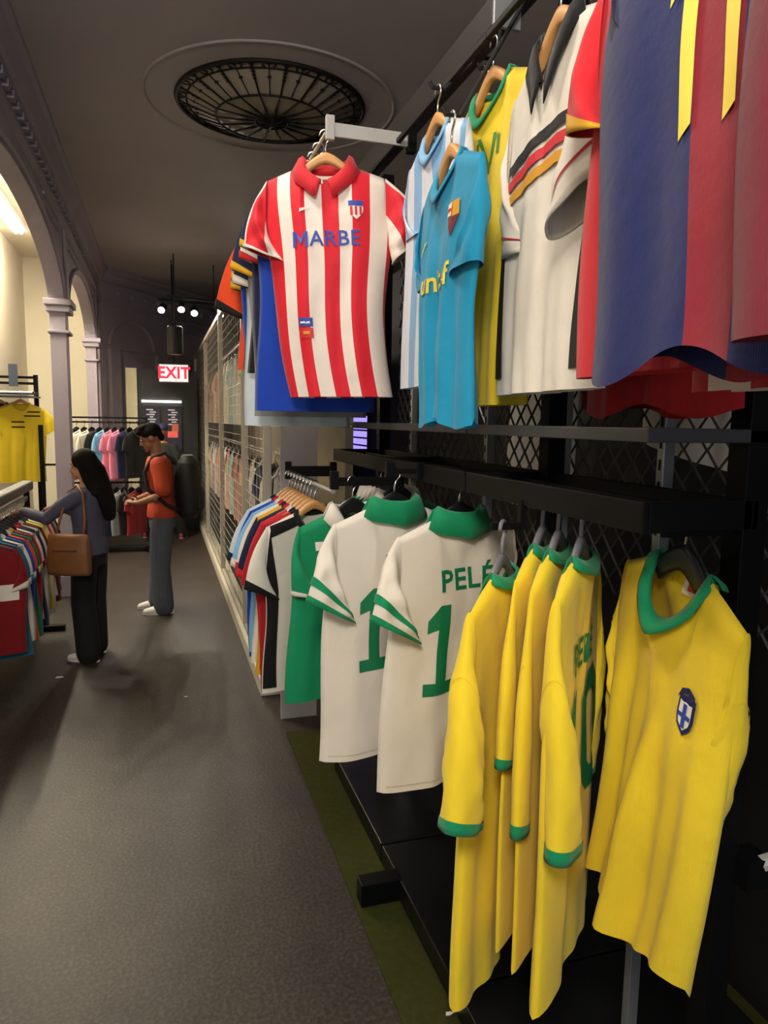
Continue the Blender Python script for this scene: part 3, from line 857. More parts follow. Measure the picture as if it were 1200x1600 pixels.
j = yel('yellow long sleeved jersey turned to the aisle, round green collar and navy crest', (.93, 1.08, 1.538), R(-99), 5.1, 'dark hanger in the yellow jersey with the crest', hanger_kind='black', tilt=R(6), sl=.40, sa=(93, 95), sd=(.0, .02), swd=.085, sw=.208, bw=.212, hw=.218, depth=.04, flare=.7, vneck=False,
        drop=.11, nw=.092, wavy=.02, squeeze=.12)
j.neck_label(WHITEL)
j.poly([scl(SHIELD, .050, .070)], NAVYP, 'crest', .122, -.235, off=.004)
j.poly([scl(SHIELD, .036, .050)], WHITEP, 'crest_field', .122, -.236, off=.0055)
j.poly([[(-.005, -.022), (.005, -.022), (.005, .022), (-.005, .022)], [(-.018, -.004), (.018, -.004), (.018, .004), (-.018, .004)]], BLUEP, 'crest_cross', .122, -.236, off=.007)
j.poly([[(-.030, .0), (-.02, .02), (.0, .028), (.02, .02), (.030, 0), (.018, .010), (0, .016), (-.018, .010)]], NAVYP, 'crest_crown', .122, -.212, off=.0055)

# far bay, lower rail with wooden hangers
LOW = [('white jersey with wide black side panels and shoulders on a wooden hanger', 'white', 'white', 'black', 'black', 'white and black'),
       ('crimson jersey with black collar, behind the white and black one', 'crimson', 'crimson', 'black', None, 'crimson'),
       ('scarlet jersey with white cuffs squeezed on the lower wooden hangers', 'red', 'red', 'white', 'white', 'scarlet'),
       ('dark navy jersey with red collar on the lower wooden hangers', 'navy', 'navy', 'red', 'red', 'dark navy'),
       ('orange brown jersey with navy sleeves on the lower wooden hangers', 'gold', 'navy', 'navy', 'orange', 'orange brown'),
       ('white jersey with red sleeve bands on the lower wooden hangers', 'white', 'white', 'red', 'red', 'white and red'),
       ('pale blue jersey with white cuffs on the lower wooden hangers', 'sky', 'sky', 'white', 'white', 'pale blue'),
       ('royal blue jersey with red collar on the lower wooden hangers', 'royal', 'royal', 'red', 'white', 'royal blue'),
       ('pale grey jersey farthest on the lower wooden hangers', 'pale', 'pale', 'navy', 'navy', 'pale grey')]
for k, (lb, bc, sc_, cc, cf_, sh) in enumerate(LOW):
    j = Jersey(lb, (.575, 2.745+k*.072, 1.446), R(20), C[bc], sleeve=C[sc_], collar=('crew', C[cc]), cuffs=((.86, 1.0, C[cf_]),) if cf_ else (), L=.70+.03*math.sin(k*1.9), ph=k*1.1, sl=.25,
               depth=.017, fold=.003, crumple=.2, flare=.5, sa=(68+rnd.uniform(-4, 8), 76), sd=(0, 0), hl='wooden hanger in the %s jersey on the lower rail' % sh, res=(26, 20), squeeze=.12, hgroup='wooden hangers on the lower rail')
    if k == 0:
        for s_ in (-1, 1): j.poly([[(s_*.20, -.06), (s_*.235, -.28), (s_*.235, -.68), (s_*.17, -.68), (s_*.18, -.3)]], C['black'], 'side_panel')
        j.poly([[(-.20, -.045), (-.09, -.01), (-.09, -.05), (-.2, -.09)]], C['black'], 'shoulder_panel')
    if k in (5, 3): j.rect(-.2, .2, -.30, -.26, C['red'], 'chest_band')

# far bay, upper rail: the striped jersey and the ones behind it
ST = []
RW = ('#d81f30', '#eadfd6')
edges_ = [.0, .27, .325, .385, .445, .535, .585, .650, .70, .76]
stripe_mat = cloth('#ffffff', .6, [(p, RW[(i+1) % 2]) for i, p in enumerate([0, .262, .325, .372, .425, .485, .545, .592, .655, .715, .77])])
stripe_sl = cloth('#fefefe', .6, [(0, RW[0]), (.30, RW[1]), (.46, RW[0]), (.64, RW[1]), (.80, RW[0])])
j = Jersey('red and white vertically striped jersey with red collar hung foremost over the aisle', (.58, 2.59, 2.696), R(-20), stripe_mat, sleeve=stripe_sl, collar=('polo', C['red']), cuffs=((.95, 1.0, C['white']),), L=.81, ph=.9,
           fold=.007, fk=2, sa=(70, 52), sl=.25, swd=.165, sd=(-.02, -.02), res=(48, 36), hl='wooden hanger in the red and white striped jersey', drop=.075, sway=(.055, -.02), hw=.215, bw=.235, depth=.06, squeeze=.13, tilt=R(-1))
j.neck_label(WHITEL)
j.text('ARBE', .028, -.265, .074, BLUEP, .0008, 0, 1.0)
j.poly([[(-.122, -.292), (-.111, -.292), (-.111, -.238), (-.122, -.238)], [(-.078, -.292), (-.067, -.292), (-.067, -.238), (-.078, -.238)], [(-.111, -.238), (-.111, -.254), (-.0945, -.284), (-.0945, -.264)], [(-.078, -.238), (-.0945, -.264), (-.0945, -.284), (-.078, -.254)]], BLUEP, 'lettering')
j.poly([scl(SHIELD, .05, .062)], WHITEP, 'crest', .105, -.165)
j.poly([[(-.025, .012), (.025, .012), (.025, .030), (-.025, .030)]], BLUEP, 'crest_top', .105, -.165, off=.005)
j.poly([[(-.02+.016*i, -.02), (-.012+.016*i, -.02), (-.012+.016*i, .01), (-.02+.016*i, .01)] for i in range(3)], REDP, 'crest_stripes', .105, -.165, off=.005)
j.poly([[(-.02, -.006), (.012, .006), (.02, .018), (.008, .012), (-.018, .006)]], WHITEP, 'logo', -.075, -.165)
j.rect(-.105, -.055, -.565, -.535, BLUEP, 'patch'); j.rect(-.105, -.055, -.605, -.570, REDP, 'patch')
j.rect(-.10, -.065, -.555, -.548, WHITEP, 'patch_line', off=.005); j.rect(-.092, -.068, -.592, -.582, GOLDP, 'patch_line', off=.005)
UPS = [('royal blue jersey hanging long right behind the striped one', 'royal', 'navy', 'gold', 'gold', 'royal blue', .86, .22),
       ('white jersey with navy shoulders behind the royal blue one', 'navy', 'white', 'white', 'red', 'white sleeved navy', .70, .24),
       ('slate grey long jersey with yellow and red cuffs on the upper wooden hangers', 'grey', 'navy', 'gold', 'gold', 'slate grey', .88, .27),
       ('black jersey with white cuffs on the upper wooden hangers', 'black', 'navy', 'white', 'white', 'black', .70, .30),
       ('pale silver blue long jersey on the upper wooden hangers', 'pale', 'dkteal', 'white', 'gold', 'pale silver', .92, .27),
       ('bright blue jersey with teal sleeves on the upper wooden hangers', 'royal', 'teal', 'white', 'white', 'bright blue', .66, .26),
       ('dark navy jersey with gold collar on the upper wooden hangers', 'navy', 'navy', 'gold', 'gold', 'dark navy', .66, .27),
       ('bright orange red jersey with black cuffs farthest on the upper wooden hangers', 'orange', 'orange', 'gold', 'black', 'orange red', .66, .36)]
for k, (lb, bc, sc_, cc, cf_, sh, ln, sl_) in enumerate(UPS):
    j = Jersey(lb, (.58, 2.715+k*.095, 2.696), R(-18+rnd.uniform(-1, 1)), C[bc], sleeve=C[sc_], collar=('crew', C[cc]), cuffs=((.88, 1.0, C[cf_]),), L=ln, ph=k*1.7, sl=sl_, fold=.004, depth=.022, crumple=.25, flare=.55, sa=(72+rnd.uniform(-5, 6), 70), sd=(0, 0),
               hl='wooden hanger in the %s jersey on the upper rail' % sh, res=(26, 20), squeeze=.10, hgroup='wooden hangers on the upper rail')

# near bay, upper rail: jerseys turned to face the aisle
AR = cloth('#fdfdfd', .7, [(p, ('#7fb0dc', '#d8dde6')[i % 2]) for i, p in enumerate([0, .28, .36, .44, .52, .60, .68, .76])])
Jersey('sky blue and white striped jersey on a wooden hanger behind the teal one', (.79, 2.05, 2.65), R(-88), AR, collar=('crew', C['sky']), L=.74, ph=.3, sa=(90, 88), sd=(0, 0), depth=.022, fold=.005, crumple=.4, flare=.6, hl='wooden hanger in the sky blue and white striped jersey', squeeze=.05)
Jersey('navy and red jersey almost hidden behind the yellow one with green collar', (.95, 2.08, 2.74), R(-88), C['navy'], sleeve=C['red'], collar=('crew', C['red']), L=.70, ph=1.3, depth=.02, fold=.004, crumple=.3, flare=.5, sd=(0, 0), hl='wooden hanger in the almost hidden navy and red jersey', sleeves=(1, 0))
j = Jersey('teal jersey with yellow lettering and a club crest on a wooden hanger', (.712, 1.745, 2.45), R(-93), C['teal'], collar=('crew', C['teal']), L=.65, ph=2.2, fold=.009, fk=2.6, squeeze=.26, crumple=.7, flare=.7, sa=(88, 86), sl=.24, sd=(.0, -.01), res=(46, 34),
           hl='wooden hanger in the teal jersey', depth=.028, wavy=.015)
j.neck_label(WHITEL)
j.text('unicef', .01, -.29, .075, YELP, .0015, 0, 1.0)
j.poly([[(-.022, -.01), (.01, .02), (.022, .024), (.0, .0), (-.016, -.022)]], YELP, 'logo', -.10, -.20)
j.poly([[(-.03, 0), (.03, 0), (.03, .035), (-.03, .035)]], GOLDP, 'crest', .105, -.16); j.poly([[(-.03, 0), (0, 0), (0, .03), (-.03, .03)]], WHITEP, 'crest_field', .105, -.158, off=.005)
j.poly([[(-.03, 0), (.0, -.045), (.03, 0)]], C['maroon'], 'crest_point', .105, -.16); j.poly([[(-.03, .0), (0, 0), (0, .008), (-.03, .008)]], REDP, 'crest_bar', .105, -.148, off=.006)
j = Jersey('yellow jersey with green round collar and green script on a wooden hanger', (.878, 1.87, 2.71), R(-88), C['yellow'], collar=('crew', C['green']), L=.86, ph=.2, fold=.007, depth=.028, crumple=.5, flare=.6, sa=(86, 88), sd=(.0, .0), drop=.10, nw=.10, hl='wooden hanger in the yellow jersey with green collar', res=(44, 34))
gp = plain('#4d8f4a', .6, key='faded_green_print')
for i, (x, z, h, s_) in enumerate([(-.10, -.215, .05, .3), (-.06, -.205, .07, -.4), (-.02, -.20, .085, .3), (.02, -.195, .10, -.45), (.055, -.19, .08, .35), (.09, -.185, .05, 0)]):
    j.poly([[(x-.007-s_*h*.5, z-h/2), (x+.007-s_*h*.5, z-h/2), (x+.007+s_*h*.5, z+h/2), (x-.007+s_*h*.5, z+h/2)]], gp, 'script_stroke')
def ger(label, loc, yaw, ph, hl, **k):
    a = dict(collar=('polo', C['black']), vneck=True, drop=.13, L=.74, sa=(66, 74), sl=.26, swd=.18, sd=(-.03, -.035), fold=.006, depth=.024, crumple=.5, ph=ph, hl=hl, res=(44, 34), cuffs=((.90, 1.0, C['white']),), group='white jerseys with black red and gold bands')
    a.update(k)
    j = Jersey(label, loc, yaw, C['white'], **a)
    for i, (m_, z) in enumerate(((BLACKP, -.215), (REDP, -.250), (GOLDP, -.285))):
        j.poly([[(-.2, z-.02), (.06, z), (.2, z-.02), (.2, z+.001), (.06, z+.022), (-.2, z+.002)]], m_, 'chest_band', off=.0055, step=.014)
    for s_ in (-1, 1): j.poly([[(s_*.235, -.27), (s_*.185, -.40), (s_*.165, -.70), (s_*.24, -.70)]], BLACKP, 'side_panel')
    return j
gj = ger('white jersey with black red and gold chest bands beside the yellow jersey', (.808, 1.405, 2.61), R(-94), .7, 'wooden hanger in the white jersey beside the yellow one', sl=.37, sa=(86, 70), swd=.19, sd=(-.0, -.075), flare=.8, cuffs=((.84, .86, C['crimson']), (.90, 1.0, C['white'])))
MB().box(-.018, .018, -.001, .001, -.055, 0).obj('price_tag', plain('#cfdccf', .6), gj.e, (-.245, -.075, -.24))
ger('white jersey with black red and gold bands, tucked close behind the other one', (.884, 1.33, 2.60), R(-94), 2.1, 'wooden hanger in the white jersey beside the red one', sleeves=(1, 0), sa=(88, 88), sd=(0, 0), flare=.5, L=.69, squeeze=.15)
j = Jersey('red jersey with gold cuffs and navy shoulder stripe', (.66, .81, 2.535), R(-90), C['red'], collar=('crew', C['navy']), cuffs=((.86, 1.0, C['gold']),), L=.66, ph=1.1, sa=(76, 88), sl=.24, swd=.12, sd=(-.02, .0), sw=.195, bw=.22, hw=.23, depth=.022, fold=.005, crumple=.4, flare=.65, hl='wooden hanger in the red jersey with gold cuffs', res=(40, 30))
j.poly([[(-.20, -.05), (-.09, -.006), (-.09, -.03), (-.2, -.08)]], NAVYP, 'shoulder_stripe')
j = Jersey('crimson jersey with a navy and gold hem patch', (.965, 1.25, 2.64), R(-93), C['crimson'], collar=('crew', C['navy']), L=.81, ph=2.7, sa=(86, 88), sd=(0, 0), depth=.022, fold=.006, crumple=.4, flare=.5, hl='wooden hanger in the crimson jersey with hem patch', res=(40, 30), wavy=.015)
j.rect(-.19, -.12, -.66, -.60, NAVYP, 'patch'); j.rect(-.175, -.135, -.645, -.615, GOLDP, 'patch_print', off=.005)
Jersey('deep red ribbed jersey tucked between the white and crimson ones', (1.035, 1.38, 2.60), R(-93), C['dkred'], collar=('crew', C['red']), L=.76, ph=4.2, sa=(88, 88), sd=(0, 0), depth=.014, fold=.003, crumple=.2, flare=.35, hl='wooden hanger in the deep red ribbed jersey')
BG = ('#141f58', '#861e2e')
barca = cloth('#fcfcfc', .7, [(p, BG[(i+1) % 2]) for i, p in enumerate([0, .10, .475, .55, .64, .80])])
j = Jersey('navy and maroon striped jersey with yellow number 11', (.59, .66, 2.51), R(-88), barca, sleeve=C['navy'], collar=('crew', C['maroon']), L=.64, ph=3.4, fold=.006, fk=1.6, sa=(88, 88), sd=(.0, .0), swd=.13, sw=.19, bw=.222, hw=.228, crumple=.5, flare=.6, hl='wooden hanger in the navy and maroon striped jersey', res=(48, 36), back=True, depth=.026, wavy=.02)
for cx in (-.03, .035): j.poly([[(cx-.011, -.40), (cx+.009, -.387), (cx+.014, -.14), (cx-.005, -.14), (cx-.031, -.21), (cx-.031, -.245), (cx-.009, -.222)]], YELP, 'number')
rs = cloth('#fbfbfb', .7, [(p, ('#b3202c', '#ddd5cc')[i % 2]) for i, p in enumerate([0, .30, .38, .46, .54, .62, .70])])
Jersey('red and white striped jersey behind the navy and maroon one', (.75, .62, 2.53), R(-91), rs, collar=('crew', C['green']), L=.68, ph=.5, sa=(88, 88), sd=(0, 0), depth=.022, fold=.005, crumple=.4, flare=.5, hl='wooden hanger in the red and white striped jersey by the post')
Jersey('dark maroon jersey nearest the end of the upper rail', (.52, .35, 2.48), R(-91), C['maroon'], collar=('crew', C['navy']), L=.60, ph=1.9, sa=(88, 88), sd=(0, 0), depth=.026, fold=.006, crumple=.5, flare=.6, sw=.19, bw=.21, hw=.22, hl='wooden hanger in the dark maroon jersey', res=(40, 30))
# white jerseys on the far side of the expanded mesh
Jersey('white jersey hanging behind the mesh, seen above and below the shelf', (1.36, 2.37, 2.254), R(-90), C['white'], L=.76, ph=.7, fold=.004, sleeves=(0, 0), hl='grey hanger behind the mesh by the chrome upright', hanger_kind='grey', hw=.22, bw=.22, group='white jerseys behind the mesh', hgroup='hangers behind the mesh')
Jersey('white jersey hanging behind the mesh beside the near post', (1.36, 1.57, 2.464), R(-90), C['white'], L=.74, ph=2.7, fold=.004, hemlift=-.04, sleeves=(0, 0), hl='grey hanger behind the mesh by the near post', hanger_kind='grey', hw=.21, bw=.21, group='white jerseys behind the mesh', hgroup='hangers behind the mesh')
for yy0, yy1, par, zz_, of in ((.9, 1.80, rkn, 2.573, -(1.036+1.80)/2), (1.81, 3.38, rkf, 2.363, -(1.804+3.38)/2)):
    q = MB().box(1.352, 1.368, yy0, yy1, zz_-.008, zz_+.008)
    for f in (.35, .9): q.box(1.11, 1.36, yy0+(yy1-yy0)*f-.006, yy0+(yy1-yy0)*f+.006, zz_-.006, zz_+.006)
    q.obj('rear_rail', BLACKM, par).location = (0, of, 0)
# pegs on the top rail for the jerseys turned to the aisle
for x, y, z in ((.52, .35, 2.48), (.59, .66, 2.51), (.75, .62, 2.53), (.66, .81, 2.535), (.965, 1.25, 2.64), (1.035, 1.38, 2.60), (.884, 1.33, 2.60), (.808, 1.405, 2.61), (.712, 1.745, 2.45)):
    prong(x, y, z+.117, rkn, -(1.036+1.80)/2)
for x, y, z in ((.878, 1.87, 2.71), (.79, 2.05, 2.65), (.95, 2.08, 2.74)):
    prong(x, y, z+.117, rkf, -(1.804+3.38)/2)
# arms of the near shelf: one carrying the yellow jersey pulled out, one cross bar for the jersey with the crest
for nm, b_ in (('display_arm', (.725, .806, 1.47, 1.48, 1.556, 1.572)), ('arm_drop', (.796, .812, 1.467, 1.483, 1.556, 1.625)), ('cross_bar', (.814, 1.04, 1.075, 1.085, 1.639, 1.655))):
    MB().box(*b_).obj(nm, BLACK, rkn).location = (0, -(1.036+1.80)/2, 0)
# ================================================================== mesh bay behind the fence: jerseys facing the aisle in two tiers
def rail_thing(p0, p1, label, r=.010, mat=BLACKM):
    o = MB().tube([p0, p1], r, 8).obj('hanging_rail', mat); return tag(o, label, 'rail')
rail_thing((.83, 4.2, 2.60), (.83, 13.4, 2.60), 'long upper rail behind the mesh fence', mat=STEEL)
rail_thing((.83, 4.2, 1.55), (.83, 13.4, 1.55), 'long lower rail behind the mesh fence', mat=STEEL)
FB = ['white', 'cream', 'pale', 'white', 'cream', 'hazegold', 'white', 'pale', 'hazeteal', 'white', 'cream', 'hazered', 'hazered', 'white', 'hazered', 'cream']  # muted red, teal and gold carry the mesh haze in their cloth colour
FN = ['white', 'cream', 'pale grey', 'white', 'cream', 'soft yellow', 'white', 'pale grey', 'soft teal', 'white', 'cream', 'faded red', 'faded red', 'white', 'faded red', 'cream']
near_n = ['nearest the rack', 'second from the rack', 'third from the rack', 'fourth from the rack', 'fifth from the rack', 'sixth from the rack', 'seventh from the rack', 'eighth from the rack', 'ninth from the rack', 'tenth from the rack',
          'eleventh from the rack', 'twelfth from the rack', 'thirteenth from the rack', 'fourteenth from the rack', 'fifteenth from the rack', 'last before the fence end']
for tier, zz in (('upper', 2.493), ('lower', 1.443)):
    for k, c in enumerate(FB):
        c2 = c if tier == 'upper' else FB[(k+(0 if c in ('hazered', 'hazegold', 'hazeteal') else 5)) % 16] if k > 3 else ('royal', 'grey', 'white', 'navy')[k]
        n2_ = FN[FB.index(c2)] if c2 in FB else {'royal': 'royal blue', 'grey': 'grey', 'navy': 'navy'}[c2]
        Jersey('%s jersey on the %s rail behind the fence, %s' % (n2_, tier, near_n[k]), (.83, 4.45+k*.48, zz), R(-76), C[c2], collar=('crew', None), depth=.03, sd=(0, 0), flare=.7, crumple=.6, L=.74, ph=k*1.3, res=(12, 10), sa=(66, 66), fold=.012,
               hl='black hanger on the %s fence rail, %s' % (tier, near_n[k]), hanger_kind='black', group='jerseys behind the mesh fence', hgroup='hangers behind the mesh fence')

# ================================================================== left side: browsing rail full of jerseys
gd = empty('browsing_rail', (-1.06, 5.75, 0), 0, 'long low grey browsing rail crowded with jerseys under the arcade', 'rack')
GB = plain('#55534f', .5, .1, key='grey_bar')
MB().box(-.045, .045, -2.15, .72, 1.20, 1.275).obj('top_bar', GB, gd, bevel=.012)
MB().tube([(.0, -2.15, 1.145), (.0, .72, 1.145)], .012, 8).obj('hang_rod', STEEL, gd)
for yy in (-2.05, .66):
    MB().box(-.02, .02, yy-.02, yy+.02, .04, 1.21).obj('post', BLACK, gd)
    MB().box(-.25, .25, yy-.03, yy+.03, 0, .05).obj('foot', BLACK, gd, bevel=.004)
    MB().box(-.016, .016, yy-.012, yy+.012, 1.13, 1.21).obj('rod_bracket', BLACK, gd)
BR = [('burgundy', 'dkred', 'white'), ('dark teal', 'dkteal', 'white'), ('white', 'white', 'teal'), ('royal blue', 'royal', 'white'), ('orange', 'orange', 'black'), ('green', 'dkgreen', 'white'), ('crimson', 'crimson', 'gold'),
      ('cream', 'cream', 'navy'), ('navy', 'navy', 'red'), ('white', 'white', 'red'), ('maroon', 'maroon', 'cream'), ('yellow', 'yellow', 'green'), ('cream', 'cream', 'maroon'), ('red', 'red', 'white'), ('white', 'white', 'gold'),
      ('maroon', 'maroon', 'sky'), ('grey', 'grey', 'black'), ('navy', 'navy', 'white')]
prevn = None
cn = {'dkred': 'red', 'white': 'white', 'teal': 'teal', 'black': 'black', 'gold': 'gold', 'navy': 'navy', 'red': 'red', 'cream': 'cream', 'green': 'green', 'maroon': 'maroon', 'sky': 'sky blue'}
for k, (nm, c, cc) in enumerate(BR):
    lb = '%s jersey with %s collar on the browsing rail, %s' % (nm, cn[cc], 'foremost of the row' if k == 0 else 'behind the %s one' % prevn)
    j = Jersey(lb, (-1.06, 4.72+k*.092, 1.040), R(12), C[c], collar=('crew', C[cc]), cuffs=((.82, 1.0, C[cc]),), L=.70+.05*math.sin(k*1.7), ph=k*1.9, res=(18, 14), sa=(70, 78), sl=.25, depth=.024, fold=.004, crumple=.25, flare=.6, sd=(0, 0),
               vneck=k % 2 == 0, hl='black hanger in the %s jersey with %s collar on the browsing rail' % (nm, cn[cc]), hanger_kind='black', group='jerseys on the browsing rail', hgroup='hangers on the browsing rail')
    if k in (0, 4): j.rect(-.2, .2, -.36, -.26, C[cc], 'chest_band')
    if k == 2:
        for q in range(5): j.rect(-.18+q*.08, -.15+q*.08, -.66, -.10, C['teal'], 'stripe')
    prevn = nm+' '+cn[cc] if False else nm
# wall rack with the yellow and navy jerseys
wr = empty('wall_rack', (-1.42, 7.95, 0), 0, 'black wall rack behind the browsing rail with a yellow jersey in front', 'rack')
for x, yy in ((-.45, .12), (.22, .12), (.30, -.25)): MB().box(x-.02, x+.02, yy-.02, yy+.02, 0, 2.22 if yy > 0 else 1.72).obj('post', BLACK, wr)
for z in (2.02, 2.12, 2.18): MB().box(-.45, .22, .10, .13, z, z+.025).obj('cross_bar', BLACK, wr)
MB().box(-.45, .26, -.30, .12, 1.985, 2.0).obj('top_shelf', plain('#3b3f52', .4), wr)
MB().tube([(-.45, -.12, 2.035), (.24, -.12, 2.035)], .010, 8).obj('hang_rod', STEEL, wr)
for x in (-.44, .23): MB().box(x-.008, x+.008, -.13, .11, 2.02, 2.045).obj('rod_arm', BLACK, wr)
MB().box(.29, .42, -.255, -.235, 1.32, 1.34).obj('peg', BLACK, wr)
MB().box(-.02, .06, .08, .10, 2.10, 2.32).obj('sign_holder', plain('#3f4a55', .4), wr)
j = Jersey('yellow jersey with dark bands on the left wall rack', (-1.31, 7.83, 1.928), R(22), C['yellow'], collar=('crew', C['yellow']), L=.78, ph=.6, res=(26, 20), sa=(66, 56), hl='wooden hanger in the yellow jersey on the wall rack', group=None, bw=.22, hw=.22, depth=.02, crumple=.4, flare=.5, sd=(0, 0))
for z in (-.09, -.13, -.19, -.24): j.rect(.02 if z > -.15 else -.10, .17 if z > -.15 else .02, z, z+.014, BLACKP, 'print_line')
j = Jersey('navy jersey with maroon shoulders on the left wall rack', (-1.51, 7.83, 1.928), R(22), C['navy'], sleeve=C['maroon'], collar=('crew', C['maroon']), L=.76, ph=1.6, res=(20, 16), depth=.02, crumple=.4, flare=.5, sd=(0, 0), hl='wooden hanger in the navy jersey on the wall rack')
# back rack with two tiers
bkx = empty('double_rail_rack', (-.68, 10.25, 0), 0, 'black double tier clothes rack with pink and white jerseys', 'rack')
for x in (-.50, .50):
    MB().box(x-.02, x+.02, -.02, .02, 0, 1.80).obj('post', BLACK, bkx); MB().box(x-.03, x+.03, -.25, .25, 0, .05).obj('foot', BLACK, bkx)
for z in (1.80, 1.74, .93): MB().box(-.52, .52, -.015, .015, z-.012, z+.012).obj('hang_rod' if z < 1.78 else 'top_bar', BLACK, bkx)
MB().box(-.52, .52, -.22, .22, .08, .11).obj('base_shelf', plain('#14151b', .5), bkx)
UPB = [('black', 'black'), ('cream white', 'white'), ('pale yellow', 'cream'), ('charcoal', 'black'), ('sky blue', 'sky'), ('pink', 'pink'), ('rose pink', 'pink'), ('dark navy', 'navy'), ('black', 'black')]
LOB = [('navy', 'navy'), ('light grey', 'pale'), ('orange red', 'orange'), ('yellow', 'gold'), ('dark teal', 'dkteal'), ('navy', 'navy'), ('grey', 'grey'), ('black', 'black'), ('dark red', 'dkred')]
for tier, lst, zz, L_ in (('upper', UPB, 1.635, .64), ('lower', LOB, .825, .60)):
    pv = None
    for k, (nm, c) in enumerate(lst):
        big = nm in ('pink', 'cream white', 'orange red')
        Jersey('%s jersey on the double rack\'s %s tier, %s' % (nm, tier, 'at the arcade end' if k == 0 else 'next to the %s one' % pv), (-1.06+k*.095, 10.25, zz), R(50), C[c], collar=('crew', None), L=L_+(.03 if big else 0), ph=k*1.3, res=(16, 12), sa=(70, 70), depth=.018, fold=.003, crumple=.2, flare=.5, sd=(0, 0),
               hl='hanger of the %s jersey on the double rack\'s %s tier, %s' % (nm, tier, 'arcade end' if k == 0 else 'by %s' % pv), hanger_kind='black', group='jerseys on the double rack', hgroup='hangers on the double rack')
        pv = nm
struct(MB().box(-2.0, -.86, 12.05, 12.15, 0, 4.2).obj('wall_alcove_end', CREAM))

# ================================================================== people
def prim_loft(bm, rings, n=20):
    rs = []
    for c, ux, uy in rings:     # centre, half axis vectors
        c = Vector(c); ux = Vector(ux); uy = Vector(uy)
        rs.append([bm.verts.new(c+ux*math.cos(2*math.pi*k/n)+uy*math.sin(2*math.pi*k/n)) for k in range(n)])
    for a, b_ in zip(rs, rs[1:]):
        for k in range(n): bm.faces.new((a[k], a[(k+1) % n], b_[(k+1) % n], b_[k]))
    bm.faces.new(rs[0][::-1]); bm.faces.new(rs[-1])
def capsule(bm, pts, rads, n=14):
    P = [Vector(p) for p in pts]; rings = []
    N = len(P)
    for i, p in enumerate(P):
        t = (P[min(i+1, N-1)]-P[max(i-1, 0)]).normalized()
        a = Vector((0, 0, 1)) if abs(t.z) < .8 else Vector((0, 1, 0))
        u = t.cross(a).normalized(); v = t.cross(u)
        r = rads[i]; ra, rb = r if isinstance(r, tuple) else (r, r)
        if i == 0:
            for q in (-.95, -.6): rings.append((p+t*q*min(ra, rb), u*ra*math.sqrt(1-q*q), v*rb*math.sqrt(1-q*q)))
        rings.append((p, u*ra, v*rb))
        if i == N-1:
            for q in (.6, .95): rings.append((p+t*q*min(ra, rb), u*ra*math.sqrt(1-q*q), v*rb*math.sqrt(1-q*q)))
    prim_loft(bm, rings, n)
def ell(bm, c, r, rot=None):
    m_ = Matrix.Translation(c) @ (rot or Matrix.Identity(4)) @ Matrix.Diagonal((*r, 1))
    bmesh.ops.create_uvsphere(bm, u_segments=18, v_segments=12, radius=1, matrix=m_)
def blob(name, bm, mat, parent, voxel=.010, sm=4):
    bmesh.ops.recalc_face_normals(bm, faces=list(bm.faces))
    me = bpy.data.meshes.new(name); bm.to_mesh(me); bm.free()
    tmp = bpy.data.objects.new(name, me); COL.objects.link(tmp)
    md = tmp.modifiers.new('union', 'REMESH'); md.mode = 'VOXEL'; md.voxel_size = voxel; md.use_smooth_shade = True
    s_ = tmp.modifiers.new('relax', 'SMOOTH'); s_.factor = .5; s_.iterations = sm
    dg = bpy.context.evaluated_depsgraph_get()
    me2 = bpy.data.meshes.new_from_object(tmp.evaluated_get(dg))
    bpy.data.objects.remove(tmp); bpy.data.meshes.remove(me)
    for p in me2.polygons: p.use_smooth = True
    me2.materials.clear()
    return link(name, me2, mat, parent)
def add_hand(bm, wrist, d, up, s=1.0, curl=.5, side=1):
    """palm, four fingers and thumb growing from the wrist along d; up = back of the hand"""
    d = Vector(d).normalized(); up = Vector(up); up = (up-d*up.dot(d)).normalized(); sd = d.cross(up)*side
    w0 = Vector(wrist)
    capsule(bm, [w0, w0+d*.04*s, w0+d*.085*s], [(.024*s, .020*s), (.036*s, .017*s), (.038*s, .014*s)], 12)
    for i, (o, ln) in enumerate(((-.028, .066), (-.0095, .076), (.0095, .070), (.027, .054))):
        b0 = w0+d*.082*s+sd*o*s; p1 = b0+(d*math.cos(curl*.5)-up*math.sin(curl*.5))*ln*.45*s
        p2 = p1+(d*math.cos(curl*1.3)-up*math.sin(curl*1.3))*ln*.32*s; p3 = p2+(d*math.cos(curl*2)-up*math.sin(curl*2))*ln*.25*s
        capsule(bm, [b0, p1, p2, p3], [.0090*s, .0085*s, .0078*s, .0065*s], 8)
    b0 = w0+d*.03*s-sd*.030*s; p1 = b0+(d*.6-sd*.65-up*.3)*.040*s; p2 = p1+(d*.85-sd*.2-up*.4)*.034*s
    capsule(bm, [b0, p1, p2], [.0125*s, .0105*s, .008*s], 8)
